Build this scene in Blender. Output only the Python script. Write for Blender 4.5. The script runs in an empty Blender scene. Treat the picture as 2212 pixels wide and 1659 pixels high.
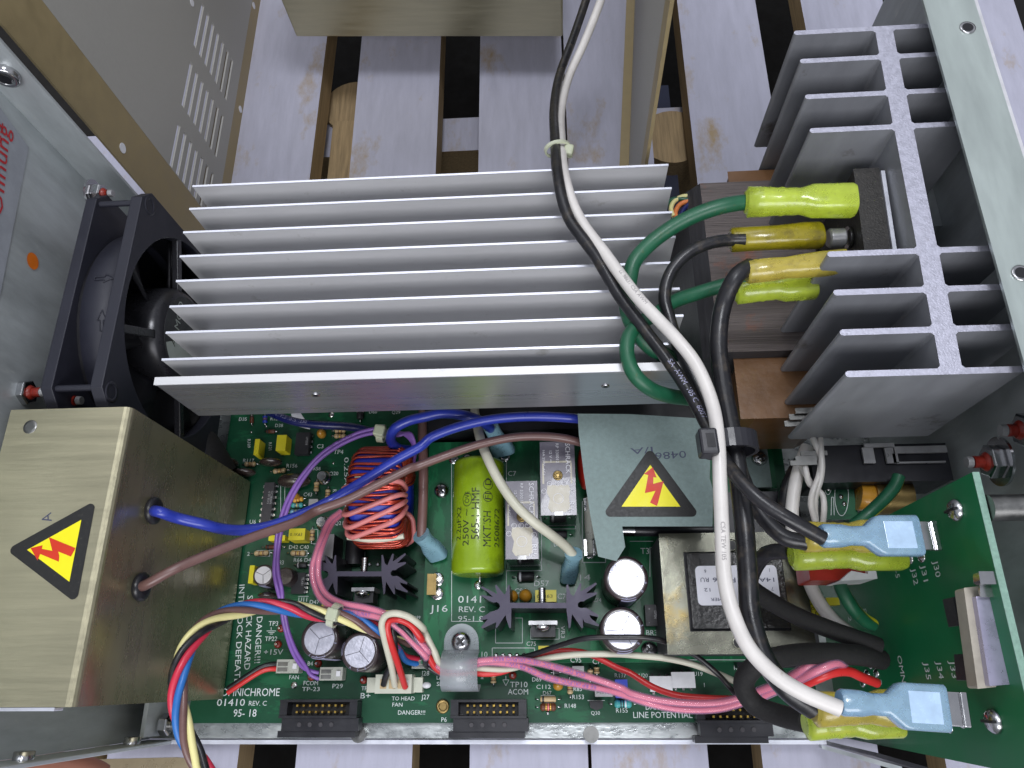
import bpy, bmesh, math, random
import numpy as np
from mathutils import Vector, Matrix
random.seed(7)
S = 0.001                      # every length below is written in millimetres
scn = bpy.context.scene
col = scn.collection
# ---------------------------------------------------------------- camera (317 mm above the circuit board, looking down and slightly forward)
FOC, CX, CY, HC = 1618.0, 1106.0, 829.5, 317.0
_n = np.array([114, 640, 1618.0]); _n /= np.linalg.norm(_n)
_x = np.array([27000, -770, -1618.0]); _x -= _n * (_x @ _n); _x /= np.linalg.norm(_x)
_z = -_n; _y = np.cross(_z, _x)
RW = np.array([_x, _y, _z])
cam = bpy.data.cameras.new('camera'); cam.sensor_width = 36; cam.lens = FOC / 2212 * 36
cam.clip_start = 0.01; cam.clip_end = 20
co = bpy.data.objects.new('camera', cam); col.objects.link(co)
Mc = RW @ np.diag([1, -1, -1])
M4 = Matrix([[*Mc[0], 0], [*Mc[1], 0], [*Mc[2], HC * S], [0, 0, 0, 1]])
co.matrix_world = M4
scn.camera = co
# ---------------------------------------------------------------- world and lamps
w = bpy.data.worlds.new('World'); scn.world = w; w.use_nodes = True
nt = w.node_tree; bg = nt.nodes['Background']
tc = nt.nodes.new('ShaderNodeTexCoord'); sx = nt.nodes.new('ShaderNodeSeparateXYZ'); cr = nt.nodes.new('ShaderNodeValToRGB')
nt.links.new(tc.outputs['Generated'], sx.inputs[0]); nt.links.new(sx.outputs['Z'], cr.inputs[0]); nt.links.new(cr.outputs[0], bg.inputs[0])
cr.color_ramp.elements[0].position = 0.0; cr.color_ramp.elements[0].color = (.26, .27, .29, 1)
cr.color_ramp.elements[1].position = 0.95; cr.color_ramp.elements[1].color = (.50, .53, .60, 1)
e = cr.color_ramp.elements.new(.45); e.color = (.62, .64, .70, 1)
bg.inputs[1].default_value = 0.8
def area(name, loc, tgt, sx_, sy_, power, color):
    l = bpy.data.lights.new(name, 'AREA'); l.shape = 'RECTANGLE'; l.size = sx_; l.size_y = sy_; l.energy = power; l.color = color
    o = bpy.data.objects.new(name, l); col.objects.link(o); o.location = loc
    o.rotation_euler = (Vector(tgt) - Vector(loc)).to_track_quat('-Z', 'Y').to_euler()
    return o
area('ceiling_lamp', (.06, .21, 1.0), (0, .08, 0), 0.22, .22, 3.6, (.93, .95, 1))
area('ceiling_panel', (-.35, 1.0, 1.35), (0, .1, 0), 1.1, .5, 4, (.95, .96, 1))
area('front_panel', (.1, -1.0, 1.0), (0, .1, 0), 1.2, .6, 15, (.97, .97, 1))
scn.view_settings.view_transform = 'Standard'; scn.view_settings.look = 'None'
scn.view_settings.exposure = 0; scn.view_settings.gamma = 1
# ---------------------------------------------------------------- point helpers
def ray(x, y): return RW @ np.array([x - CX, y - CY, FOC])
def P(x, y, z):                                  # a picture position at a known height -> millimetres
    d = ray(x, y); t = (z - HC) / d[2]; return np.array([d[0] * t, d[1] * t, z])
def PX(x, y, x0):                                # the same on an upright plane x = x0
    d = ray(x, y); t = x0 / d[0]; return np.array([x0, d[1] * t, HC + d[2] * t])
def tile(ox, oy, k):
    return lambda X, Y, z: P(ox + k * X, oy + k * Y, z)
Z2 = tile(438.9, 866.8, .2232); Z3 = tile(899.7, 866.8, .2232); Z4 = tile(1360.5, 866.8, .2232)
Z5 = tile(438.9, 1223.4, .2232); Z6 = tile(899.7, 1223.4, .2232); Z7 = tile(1360.5, 1223.4, .2232)
Z8 = tile(1718.2, 1014.9, .2232); Z9 = tile(1718.2, 1289.2, .2232); Z1 = tile(0, 1103.8, .3348)
T1 = tile(0, 0, .3348); T2 = tile(735.1, 0, .3348); T3 = tile(1471.3, 0, .3348)
T4 = tile(0, 551.9, .3348); T5 = tile(735.1, 551.9, .3348); T6 = tile(1471.3, 551.9, .3348)
Z10 = tile(1827.9, 740.6, .2149); Z11 = tile(1316.6, 274.3, .248)
def px8(X, Y, x0): return PX(1718.2 + .2232 * X, 1014.9 + .2232 * Y, x0)
def px9(X, Y, x0): return PX(1718.2 + .2232 * X, 1289.2 + .2232 * Y, x0)
V = lambda *a: np.array(a, float)
# ---------------------------------------------------------------- materials
def lin(c):
    return tuple((v / 255 / 12.92 if v / 255 <= .04045 else ((v / 255 + .055) / 1.055) ** 2.4) for v in c)
MATS = {}
def mat(name, rgb, rough=.5, metal=0, var=.12, vscale=120, stretch=(1, 1, 1), bump=0, bscale=None, spec=.5, trans=0, coat=0,
        spots=None, rvar=.1, alpha=1, aniso=0):
    m = bpy.data.materials.new(name); m.use_nodes = True; n = m.node_tree.nodes; L = m.node_tree.links
    b = n['Principled BSDF']; c = lin(rgb)
    tc = n.new('ShaderNodeTexCoord'); mp = n.new('ShaderNodeMapping'); mp.inputs['Scale'].default_value = stretch
    L.new(tc.outputs['Object'], mp.inputs[0])
    no = n.new('ShaderNodeTexNoise'); no.inputs['Scale'].default_value = vscale; no.inputs['Detail'].default_value = 6; no.inputs['Roughness'].default_value = .65
    L.new(mp.outputs[0], no.inputs[0])
    r = n.new('ShaderNodeMapRange'); r.inputs[1].default_value = .3; r.inputs[2].default_value = .7; r.inputs[3].default_value = 1 - var; r.inputs[4].default_value = 1 + var
    L.new(no.outputs[0], r.inputs[0])
    mx = n.new('ShaderNodeVectorMath'); mx.operation = 'SCALE'; mx.inputs[0].default_value = c; L.new(r.outputs[0], mx.inputs['Scale'])
    out = mx.outputs[0]
    if spots:
        rgb2, sc, lo, hi, st = spots
        n2 = n.new('ShaderNodeTexNoise'); n2.inputs['Scale'].default_value = sc; n2.inputs['Detail'].default_value = 8; n2.inputs['Roughness'].default_value = .7
        mp2 = n.new('ShaderNodeMapping'); mp2.inputs['Scale'].default_value = st; L.new(tc.outputs['Object'], mp2.inputs[0]); L.new(mp2.outputs[0], n2.inputs[0])
        r2 = n.new('ShaderNodeMapRange'); r2.inputs[1].default_value = lo; r2.inputs[2].default_value = hi; L.new(n2.outputs[0], r2.inputs[0])
        mi = n.new('ShaderNodeMix'); mi.data_type = 'RGBA'; L.new(r2.outputs[0], mi.inputs['Factor']); L.new(out, mi.inputs['A']); mi.inputs['B'].default_value = (*lin(rgb2), 1)
        out = mi.outputs['Result']
    L.new(out, b.inputs['Base Color'])
    rr = n.new('ShaderNodeMapRange'); rr.inputs[3].default_value = max(.02, rough - rvar); rr.inputs[4].default_value = min(1, rough + rvar); rr.inputs[1].default_value = .3; rr.inputs[2].default_value = .7
    L.new(no.outputs[0], rr.inputs[0]); L.new(rr.outputs[0], b.inputs['Roughness'])
    b.inputs['Metallic'].default_value = metal; b.inputs['Specular IOR Level'].default_value = spec
    b.inputs['Transmission Weight'].default_value = trans; b.inputs['Coat Weight'].default_value = coat; b.inputs['Alpha'].default_value = alpha
    b.inputs['Anisotropic'].default_value = aniso
    if bump:
        bu = n.new('ShaderNodeBump'); bu.inputs['Strength'].default_value = bump; bu.inputs['Distance'].default_value = .0003
        nb = n.new('ShaderNodeTexNoise'); nb.inputs['Scale'].default_value = bscale or vscale * 4; nb.inputs['Detail'].default_value = 5
        L.new(mp.outputs[0], nb.inputs[0]); L.new(nb.outputs[0], bu.inputs['Height']); L.new(bu.outputs[0], b.inputs['Normal'])
    MATS[name] = m; return m
M = {}
def mk(k, *a, **kw): M[k] = mat(k, *a, **kw)
mk('board_paint', (172, 172, 188), .62, var=.09, vscale=200, stretch=(1, .15, 1), bump=.7, bscale=380, spots=((158, 138, 106), 40, .56, .72, (1, .5, 1)))
mk('board_wood', (158, 136, 102), .75, var=.3, vscale=160, stretch=(4, .25, 4), bump=.4)
mk('shaded_floor', (18, 15, 12), .9, var=.25, vscale=90)  # near-black base colour holds the shade under the pallet
mk('alu', (208, 208, 210), .42, .3, var=.07, vscale=30, stretch=(.5, 3, 3), bump=.05, bscale=300, rvar=.08, spots=((160, 158, 150), 90, .62, .8, (1, 1, 1)))
mk('alu_side', (176, 178, 186), .3, .8, var=.08, vscale=60, stretch=(.15, 1, 6), bump=.12, bscale=160, rvar=.07)
mk('alu_edge', (222, 224, 234), .4, .7, var=.05)
mk('sink_face', (188, 188, 202), .5, .75, var=.12, vscale=500, bump=.4, bscale=1500, spots=((120, 112, 104), 260, .64, .78, (1, 1, 1)))
mk('sink_side', (146, 148, 154), .5, .4, var=.14, vscale=70, stretch=(1, 1, .3), bump=.1, rvar=.08, spots=((86, 76, 68), 45, .62, .75, (1, 1, 1)))
mk('zinc', (184, 190, 192), .4, .4, var=.2, vscale=90, stretch=(1, 1, .25), bump=.25, bscale=500, rvar=.12, spots=((206, 208, 204), 240, .60, .78, (1, 1, .3)))
mk('zinc_flange', (186, 196, 192), .36, .75, var=.10, vscale=40, stretch=(2, .4, 1), bump=.1, rvar=.1)
mk('rail', (176, 180, 180), .32, .9, var=.25, vscale=110, stretch=(1, 2, 1), bump=.3, rvar=.15, spots=((110, 92, 60), 110, .66, .74, (1, 1, 1)))
mk('gold', (184, 178, 150), .36, .85, var=.08, vscale=130, stretch=(.2, 3, 3), bump=.2, bscale=260, rvar=.07)
mk('gold_side', (172, 166, 136), .28, .8, var=.07, vscale=110, stretch=(3, .4, 1.5), bump=.15, bscale=200, rvar=.06)
mk('tan_edge', (158, 142, 106), .5, .3, var=.08, vscale=160, bump=.15)
mk('panel_grey', (160, 158, 153), .55, 0, var=.05, vscale=700, bump=.15, bscale=2500)
mk('black_plastic', (30, 30, 36), .36, var=.25, vscale=90, bump=.08)
mk('fan_plastic', (30, 31, 42), .55, var=.12, vscale=70, bump=.05, bscale=1500, spots=((90, 88, 92), 420, .74, .8, (1, 1, 1)))
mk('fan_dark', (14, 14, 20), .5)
mk('hub', (44, 44, 48), .28, .3, var=.1)
mk('hub_label', (168, 176, 170), .5)
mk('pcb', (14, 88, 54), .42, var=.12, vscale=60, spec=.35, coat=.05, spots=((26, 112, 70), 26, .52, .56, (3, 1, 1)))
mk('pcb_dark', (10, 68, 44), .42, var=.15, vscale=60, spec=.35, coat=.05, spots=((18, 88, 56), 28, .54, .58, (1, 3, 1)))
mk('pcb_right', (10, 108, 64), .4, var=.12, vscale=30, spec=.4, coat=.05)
mk('pcb_edge', (120, 152, 138), .7, var=.2, vscale=900)
mk('silk', (206, 214, 214), .6, var=.08)
mk('solder', (206, 206, 206), .18, 1, var=.1, vscale=600)
mk('steel', (186, 186, 188), .2, 1, var=.1)
mk('clip_metal', (176, 172, 196), .3, .7, var=.1, vscale=120)
mk('steel_matte', (158, 158, 160), .35, .5, var=.12, vscale=200)
mk('grey_frame', (160, 154, 142), .45, var=.15, vscale=200)
mk('steel_dull', (128, 128, 126), .38, 1, var=.15, vscale=300)
mk('brass', (140, 120, 78), .35, 1, var=.25, vscale=160)
mk('gold_pin', (226, 188, 96), .2, 1)
mk('redlac', (126, 34, 22), .35, var=.3, vscale=500, bump=.3)
mk('cream_plastic', (206, 208, 192), .42, var=.06, trans=.15)
mk('clear_plastic', (196, 198, 188), .3, var=.06, trans=.35)
mk('white_paint', (226, 226, 232), .5, var=.04, vscale=300)
mk('cap_top', (206, 206, 218), .34, .85, var=.05, vscale=300, bump=.2)
mk('cap_line', (96, 96, 106), .5)
mk('cap_skin', (52, 42, 44), .3, var=.1, coat=.3)
mk('cap_stripe', (150, 150, 178), .4)
mk('green_cap', (132, 160, 24), .26, var=.2, vscale=50, coat=.5, spots=((70, 88, 20), 30, .52, .72, (1, 1, 1)))
mk('ink', (40, 44, 24), .6)
mk('wire_ink', (150, 146, 146), .6)
mk('ink_blue', (70, 74, 96), .6)
mk('relay', (104, 101, 112), .3, var=.12, coat=.25)
mk('relay_side', (26, 26, 28), .15, coat=.5)
mk('relay_coil', (178, 172, 154), .3, var=.2, vscale=250)
mk('fuse_paper', (120, 137, 135), .72, var=.12, vscale=700, bump=.35, bscale=1400, spots=((96, 110, 108), 60, .6, .8, (1, 1, 1)))
mk('sign_black', (28, 28, 28), .5, var=.2, vscale=900, spots=((70, 68, 60), 900, .6, .7, (1, 1, 1)))
mk('sign_yellow', (232, 222, 22), .45, var=.04)
mk('sign_red', (200, 50, 24), .45, var=.05)
mk('w_white', (206, 202, 198), .38, var=.07, vscale=120, spots=((150, 140, 120), 300, .66, .8, (1, 1, 1)))
mk('w_cream', (196, 194, 176), .4, var=.07)
mk('w_black', (26, 26, 30), .34, var=.25, vscale=160, bump=.15, spots=((74, 66, 56), 260, .52, .8, (1, 1, 1)))
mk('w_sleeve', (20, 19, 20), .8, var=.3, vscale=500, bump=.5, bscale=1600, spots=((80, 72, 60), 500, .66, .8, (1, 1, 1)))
mk('w_blue', (38, 54, 156), .34, var=.1, coat=.15)
mk('w_navy', (26, 34, 92), .3, var=.1)
mk('w_brown', (104, 76, 72), .36, var=.1, vscale=200, coat=.1)
mk('w_green', (24, 84, 58), .42, var=.15, vscale=150, spots=((84, 90, 50), 420, .6, .75, (1, 1, 1)))
mk('w_red', (198, 44, 44), .35, var=.06)
mk('w_crimson', (196, 46, 70), .35, var=.06)
mk('w_sky', (40, 104, 176), .35, var=.06)
mk('w_yellow', (222, 214, 150), .4, var=.05)
mk('w_yelgreen', (200, 190, 30), .35)
mk('w_purple', (124, 88, 164), .36, var=.06)
mk('w_orange', (220, 128, 70), .4)
mk('pink_core', (244, 118, 122), .4, var=.06)
mk('pink_shell', (196, 146, 186), .28, var=.04, alpha=.38, coat=.4)
mk('copper', (176, 62, 42), .2, .65, var=.15, vscale=300, coat=.6)
mk('tape_blue', (38, 56, 176), .35)
mk('pink_winding', (206, 124, 122), .36, var=.05)
mk('yellow_sleeve', (212, 194, 84), .3, var=.18, vscale=160, trans=.5, coat=.4, bump=.5, bscale=400, spots=((150, 132, 70), 260, .56, .8, (1, 1, 1)))
mk('olive_sleeve', (168, 154, 26), .3, var=.3, vscale=160, trans=.4, coat=.4, bump=.4, bscale=400, spots=((110, 96, 30), 220, .5, .75, (1, 1, 1)))
mk('lime_sleeve', (206, 226, 74), .3, var=.14, vscale=200, trans=.5, coat=.4, bump=.5, bscale=400, spots=((160, 166, 84), 300, .58, .8, (1, 1, 1)))
mk('blue_sleeve', (158, 194, 222), .26, var=.12, vscale=260, trans=.5, coat=.5, bump=.3, bscale=300)
mk('blue_face', (168, 194, 220), .25, var=.12, vscale=260, coat=.5)
mk('blue_term', (140, 182, 198), .3, var=.1, vscale=260, trans=.3, coat=.3)
mk('tie_white', (206, 212, 184), .35, trans=.3)
mk('tie_black', (34, 34, 40), .35, var=.15)
mk('clamp', (188, 194, 200), .3, trans=.3, alpha=.55, coat=.3)
mk('yellow_comp', (216, 204, 40), .4, var=.05)
mk('orange_comp', (184, 132, 42), .3, coat=.4)
mk('brown_comp', (54, 44, 42), .25, var=.2, vscale=300, coat=.6, bump=.2)
mk('ic', (38, 38, 42), .5, var=.1, vscale=500)
mk('ic_grey', (58, 56, 60), .5, var=.1, vscale=500)
mk('res_tan', (188, 164, 124), .4)
mk('res_blue', (110, 160, 190), .4)
mk('res_teal', (70, 160, 160), .35)
mk('res_yellow', (214, 160, 60), .35)
mk('band_brown', (96, 52, 34), .4)
mk('band_gold', (190, 150, 60), .3, .5)
mk('trim_blue', (36, 60, 170), .4)
mk('grey_box', (168, 168, 170), .45)
mk('red_comp', (146, 30, 20), .35, var=.2, vscale=200)
mk('white_plastic', (206, 206, 210), .4)
mk('core_iron', (96, 88, 86), .5, .4, var=.4, vscale=40, stretch=(1, 40, 1), bump=.7, bscale=60, spots=((130, 80, 62), 60, .58, .72, (1, 1, 1)))
mk('core_side', (66, 66, 70), .55, .3, var=.3, vscale=60, stretch=(1, 1, 12), bump=.5)
mk('kraft', (112, 78, 46), .38, var=.25, vscale=50, bump=.5, bscale=200, coat=.2)
mk('dark_core', (46, 45, 44), .22, .3, var=.35, vscale=260, bump=.9, bscale=700, coat=.6)
mk('xfmr_metal', (116, 116, 104), .26, .8, var=.2, vscale=50, bump=.3, bscale=160, rvar=.1, spots=((136, 118, 70), 40, .52, .68, (1, 1, 1)))
mk('star_sink', (66, 62, 78), .5, .3, var=.15, vscale=200)
mk('module_black', (40, 38, 36), .5, var=.4, vscale=500, bump=.6, bscale=1500, spots=((110, 104, 90), 600, .62, .74, (1, 1, 1)))
mk('paper_label', (214, 214, 222), .5, var=.04)
mk('skin', (150, 96, 76), .5, var=.08)
mk('orange_dot', (214, 110, 22), .5)
mk('red_ink', (180, 36, 44), .5)
mk('grey_label', (150, 154, 162), .45)
mk('cloth', (52, 56, 74), .9, var=.3, vscale=30)
mk('film', (160, 146, 118), .3, trans=.3)
# ---------------------------------------------------------------- mesh builder
class MB:
    def __init__(s): s.v = []; s.f = []; s.m = []; s.sm = []; s.mats = []
    def mi(s, m):
        if m not in s.mats: s.mats.append(m)
        return s.mats.index(m)
    def add(s, vs, fs, m, smooth=False):
        o = len(s.v); s.v += [tuple(map(float, p)) for p in vs]; k = s.mi(m)
        for f in fs: s.f.append(tuple(i + o for i in f)); s.m.append(k); s.sm.append(smooth)
    def prism(s, poly, z0, z1, m, mtop=None, smooth=False):     # poly = [(x,y)], counter-clockwise seen from above
        a = sum(poly[i][0] * poly[(i + 1) % len(poly)][1] - poly[(i + 1) % len(poly)][0] * poly[i][1] for i in range(len(poly)))
        if a < 0: poly = poly[::-1]
        n = len(poly); vs = [(p[0], p[1], z0) for p in poly] + [(p[0], p[1], z1) for p in poly]
        s.add(vs, [tuple(range(n))[::-1]] + [(i, (i + 1) % n, n + (i + 1) % n, n + i) for i in range(n)], m, smooth)
        s.add(vs[n:], [tuple(range(n))], mtop or m)
    def box(s, x0, x1, y0, y1, z0, z1, m, mtop=None): s.prism([(x0, y0), (x1, y0), (x1, y1), (x0, y1)], z0, z1, m, mtop)
    def obox(s, c, u, v, w_, m):                                # centre and three half-axis vectors
        c, u, v, w_ = map(np.array, (c, u, v, w_))
        vs = [c + a * u + b * v + d * w_ for a in (-1, 1) for b in (-1, 1) for d in (-1, 1)]
        fs = [(0, 1, 3, 2), (4, 6, 7, 5), (0, 4, 5, 1), (2, 3, 7, 6), (0, 2, 6, 4), (1, 5, 7, 3)]
        if np.dot(np.cross(u, v), w_) < 0: fs = [f[::-1] for f in fs]
        s.add(vs, fs, m)
    def loft(s, rings, m, caps=True, smooth=True):
        n = len(rings[0]); vs = [p for r in rings for p in r]; fs = []
        for i in range(len(rings) - 1):
            for j in range(n): fs.append((i * n + j, i * n + (j + 1) % n, (i + 1) * n + (j + 1) % n, (i + 1) * n + j))
        s.add(vs, fs, m, smooth)
        if caps: s.add(rings[0], [tuple(range(n))[::-1]], m); s.add(rings[-1], [tuple(range(n))], m)
    def tube(s, pts, r, m, n=12, caps=True):
        pts = [np.array(p, float) for p in pts]; T = frames(pts)
        rr = r if hasattr(r, '__len__') else [r] * len(pts)
        s.loft([[p + rad * (math.cos(2 * math.pi * k / n) * a + math.sin(2 * math.pi * k / n) * b) for k in range(n)] for p, rad, (t, a, b) in zip(pts, rr, T)], m, caps)
    def cyl(s, p0, p1, r, m, r1=None, n=20): s.tube([p0, p1], [r, r if r1 is None else r1], m, n)
    def lathe(s, c, axis, prof, m, n=24, smooth=True):          # prof = [(distance along the axis, radius)]
        ax = np.array(axis, float); ax /= np.linalg.norm(ax); c = np.array(c, float)
        a = np.cross(ax, (0, 0, 1) if abs(ax[2]) < .9 else (0, 1, 0)); a /= np.linalg.norm(a); b = np.cross(ax, a)
        s.loft([[c + ax * h + r * (math.cos(2 * math.pi * k / n) * a + math.sin(2 * math.pi * k / n) * b) for k in range(n)] for h, r in prof], m, True, smooth)
    def ball(s, c, rx, ry, rz, m, n=12):
        c = np.array(c)
        s.loft([[c + V(rx * math.sin(t) * math.cos(p), ry * math.sin(t) * math.sin(p), -rz * math.cos(t)) for p in [2 * math.pi * k / (n * 2) for k in range(n * 2)]]
                for t in [math.pi * (i + .05) / (n + .1) for i in range(n + 1)]], m)
    def sleeve(s, p0, p1, side, secs, m, n=20):                 # secs = [(t, half width, half height, squareness)]
        p0, p1 = np.array(p0, float), np.array(p1, float); ax = p1 - p0
        sd = np.array(side, float); sd -= ax * (sd @ ax) / (ax @ ax); sd /= np.linalg.norm(sd); up = np.cross(ax / np.linalg.norm(ax), sd)
        R = []
        for t, a, b, q in secs:
            ring = []
            for k in range(n):
                th = 2 * math.pi * k / n; cc, ss = math.cos(th), math.sin(th)
                ring.append(p0 + ax * t + sd * a * math.copysign(abs(cc) ** q, cc) + up * b * math.copysign(abs(ss) ** q, ss))
            R.append(ring)
        s.loft(R, m)
    def build(s, name, parent=None, bevel=0, base=None):
        me = bpy.data.meshes.new(name); a = np.array(s.v)
        if base is None: base = wl(parent) if parent else np.array([(a[:, 0].min() + a[:, 0].max()) / 2, (a[:, 1].min() + a[:, 1].max()) / 2, a[:, 2].min()])
        base = np.array(base, float)
        me.from_pydata([tuple(p) for p in (a - base) * S], [], s.f)
        for m in s.mats: me.materials.append(M[m])
        me.polygons.foreach_set('material_index', s.m); me.polygons.foreach_set('use_smooth', s.sm); me.update()
        o = bpy.data.objects.new(name, me); col.objects.link(o)
        if parent: o.parent = parent; o.location = tuple((base - wl(parent)) * S)
        else: o.location = tuple(base * S)
        WL[o.name] = base
        if bevel:
            b = o.modifiers.new('bevel', 'BEVEL'); b.width = bevel * S; b.segments = 2; b.limit_method = 'ANGLE'; b.angle_limit = math.radians(40)
        return o
WL = {}
def wl(o): return WL[o.name]
def frames(pts):
    n = len(pts); T = []
    for i in range(n):
        t = pts[min(i + 1, n - 1)] - pts[max(i - 1, 0)]; T.append(t / (np.linalg.norm(t) + 1e-9))
    a = np.cross(T[0], (0, 0, 1)); 
    if np.linalg.norm(a) < .1: a = np.cross(T[0], (0, 1, 0))
    a /= np.linalg.norm(a); out = []
    for t in T:
        a = a - t * (a @ t); a /= np.linalg.norm(a); out.append((t, a, np.cross(t, a)))
    return out
def curve(pts, step=1.2):
    pts = [np.array(p, float) for p in pts]; q = [2 * pts[0] - pts[1]] + pts + [2 * pts[-1] - pts[-2]]; out = []
    for i in range(1, len(q) - 2):
        p0, p1, p2, p3 = q[i - 1:i + 3]; k = max(2, int(np.linalg.norm(p2 - p1) / step))
        for j in range(k):
            t = j / k; out.append(.5 * (2 * p1 + (p2 - p0) * t + (2 * p0 - 5 * p1 + 4 * p2 - p3) * t * t + (3 * p1 - p0 - 3 * p2 + p3) * t ** 3))
    out.append(pts[-1]); return out
def thing(name, loc, label, cat, group=None):
    o = bpy.data.objects.new(name, None); o.empty_display_size = .005; col.objects.link(o); o.location = tuple(np.array(loc, float) * S); WL[o.name] = np.array(loc, float)
    return tag(o, label, cat, group)
def tag(o, label, cat, group=None):
    o['label'] = label; o['category'] = cat
    if group: o['group'] = group
    return o
def struct(o): o['kind'] = 'structure'; return o
# ---------------------------------------------------------------- lettering
GL = {}
def glyphs(txt):
    if txt not in GL:
        cu = bpy.data.curves.new('t', 'FONT'); cu.body = txt; cu.size = 1; cu.resolution_u = 2
        o = bpy.data.objects.new('t', cu); me = bpy.data.meshes.new_from_object(o)
        vs = np.array([v.co[:2] for v in me.vertices]); fs = [tuple(p.vertices) for p in me.polygons]
        bpy.data.objects.remove(o); bpy.data.meshes.remove(me); bpy.data.curves.remove(cu)
        x0 = vs[:, 0].min(); vs[:, 0] -= x0; GL[txt] = (vs, fs, vs[:, 0].max())
    return GL[txt]
def letters(mb, txt, o, u, v, h, width=None, m='silk', off=.05):
    """o = start of the base line, u = reading direction, v = up of the letters, h = capital height"""
    vs, fs, wd = glyphs(txt); o = np.array(o, float); u = np.array(u, float); v = np.array(v, float); u /= np.linalg.norm(u); v /= np.linalg.norm(v)
    k = h / .73; kx = k if width is None else width / wd; nrm = np.cross(u, v)
    mb.add([o + u * p[0] * kx + v * p[1] * k + nrm * off for p in vs], fs, m)
def silk(mb, tl, txt, X, Y, h, z, ang=0, width=None, m='silk', k=5.5):
    a = math.radians(ang); o = tl(X, Y, z); e = tl(X + 10 * math.cos(a), Y - 10 * math.sin(a), z); u = e - o
    sc = np.linalg.norm(u) / 10; v = V(-u[1], u[0], 0)
    letters(mb, txt, o, u, v, h * sc, None if width is None else width * sc, m)
def wire_text(mb, path, r, txt, i0, h, m, side=0.0, back=False):
    """letters wrapped on a wire: start at sample i0, turned by `side` from the top"""
    L = [0]
    for a, b in zip(path, path[1:]): L.append(L[-1] + np.linalg.norm(b - a))
    L = np.array(L); vs, fs, wd = glyphs(txt); k = h / .73; T = frames(path); out = []
    for p in vs:
        s_ = L[i0] + (p[0] * k if not back else (wd - p[0]) * k)
        s_ = min(s_, L[-1] - .01); i = min(int(np.searchsorted(L, s_, 'right')) - 1, len(path) - 2); f = (s_ - L[i]) / max(1e-6, L[i + 1] - L[i])
        c = path[i] * (1 - f) + path[i + 1] * f; t = path[i + 1] - path[i]; t = t / np.linalg.norm(t)
        up = V(0, 0, 1) - t * t[2]; up /= np.linalg.norm(up); lf = np.cross(up, t)
        th = side + (p[1] - .36) * k / r * (1 if not back else -1)
        out.append(c + (r + .05) * (up * math.cos(th) + lf * math.sin(th)))
    mb.add(out, fs, m)
X1, Y1, UP = V(1, 0, 0), V(0, 1, 0), V(0, 0, 1)
# ================================================================= THE SETTING
g = MB(); g.box(-700, 700, -500, 900, -175, -170, 'shaded_floor'); floor = struct(g.build('floor')); floor['label'] = 'floor under the pallet, coloured dark as in shade'
pal = thing('pallet', (0, 200, -120), 'pale lavender painted slatted wooden pallet under the opened equipment', 'pallet')
def board(x0, x1, y0=-190, y1=620, z0=-43, z1=-25, tilt=0):
    b = MB(); b.prism([(x0, y0), (x1, y0), (x1 + tilt, y1), (x0 + tilt, y1)], z0, z1, 'board_wood', 'board_paint'); b.build('board', pal, .8)
for a in ((-196, -139, 6), (-113, -64, 0), (-40, 8.6, 0), (10, 57, 0), (78, 124, 2), (149, 196, 4), (206, 268, 6), (-262, -201, 0)): board(a[0], a[1], tilt=a[2])
for y0, y1, z1 in ((300, 325, -52), (-120, -60, -46), (475, 540, -46)):
    b = MB(); b.box(-320, 330, y0, y1, z1 - 22, z1, 'board_wood', 'board_paint'); b.build('cross_member', pal, .8)
for x, y in ((P(703, 200, -48)[0] + 19, P(730, 230, -48)[1]), (73, 300)):
    b = MB(); b.cyl((x, y, -120), (x, y, -48), 19, 'board_wood', n=28); b.build('round_block', pal)
b = MB(); b.box(P(716, 300, -46)[0], -100, 150, P(730, 262, -46)[1], -66, -46, 'board_wood'); b.build('brace', pal, .5)
b = MB(); b.box(62, 76, 130, 350, -110, -60, 'cloth'); tag(b.build('cloth_bundle', None, 6), 'dark blue cloth lying in the gap between pallet boards', 'cloth')
# ================================================================= CHASSIS
ch = thing('equipment_chassis', (-30, 90, -15), 'open galvanised sheet metal chassis holding the boards, fan and heat sinks', 'chassis')
b = MB(); b.box(-172, 139, -21.6, 188, -15, -13.8, 'rail'); b.build('floor_plate', ch, .3)
b = MB(); b.box(-162, 101, -23.4, -21.8, -17, -9.5, 'alu_edge'); b.build('front_lip', ch, .4)
b = MB(); b.box(-150, 98, -21, -13.5, -11.5, -5.5, 'rail'); b.build('front_rail', ch, .4)
for x in (-81.6, 9.6, 62):
    b = MB(); b.cyl((x, -19.5, -5.5), (x, -19.5, -2.8), 3.0, 'steel_dull'); b.build('rivet_nut', ch, .2)
# left wall, leaning from front to back
def wallprism(mb, pts, th, z0, z1, m):
    (xa, ya), (xb, yb) = pts; d = V(xb - xa, yb - ya); d /= np.linalg.norm(d); nn = V(-d[1], d[0]) * th
    mb.prism([(xa, ya), (xb, yb), (xb + nn[0], yb + nn[1]), (xa + nn[0], ya + nn[1])], z0, z1, m)
b = MB(); wallprism(b, [(-172, -22), (-186, 188)], 1.4, -15, 155, 'zinc'); lw = b.build('left_wall', ch, .3)
b = MB(); b.box(-186, -171, 187, 188.4, -15, 155, 'zinc'); b.build('back_flange', ch, .3)
b = MB(); b.prism([(-171.9, -23.4), (-160, -23.4), (-160, -22), (-171.9, -22)], -15, 135, 'zinc'); b.build('front_flange', ch, .3)
for z in (10, 72):
    b = MB(); b.lathe((-166, -22, z), (0, 1, 0), [(0, 3), (2.4, 3), (2.6, 2.6)], 'steel'); b.build('threaded_insert', ch)
q = PX(15, 158, -178)
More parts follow.
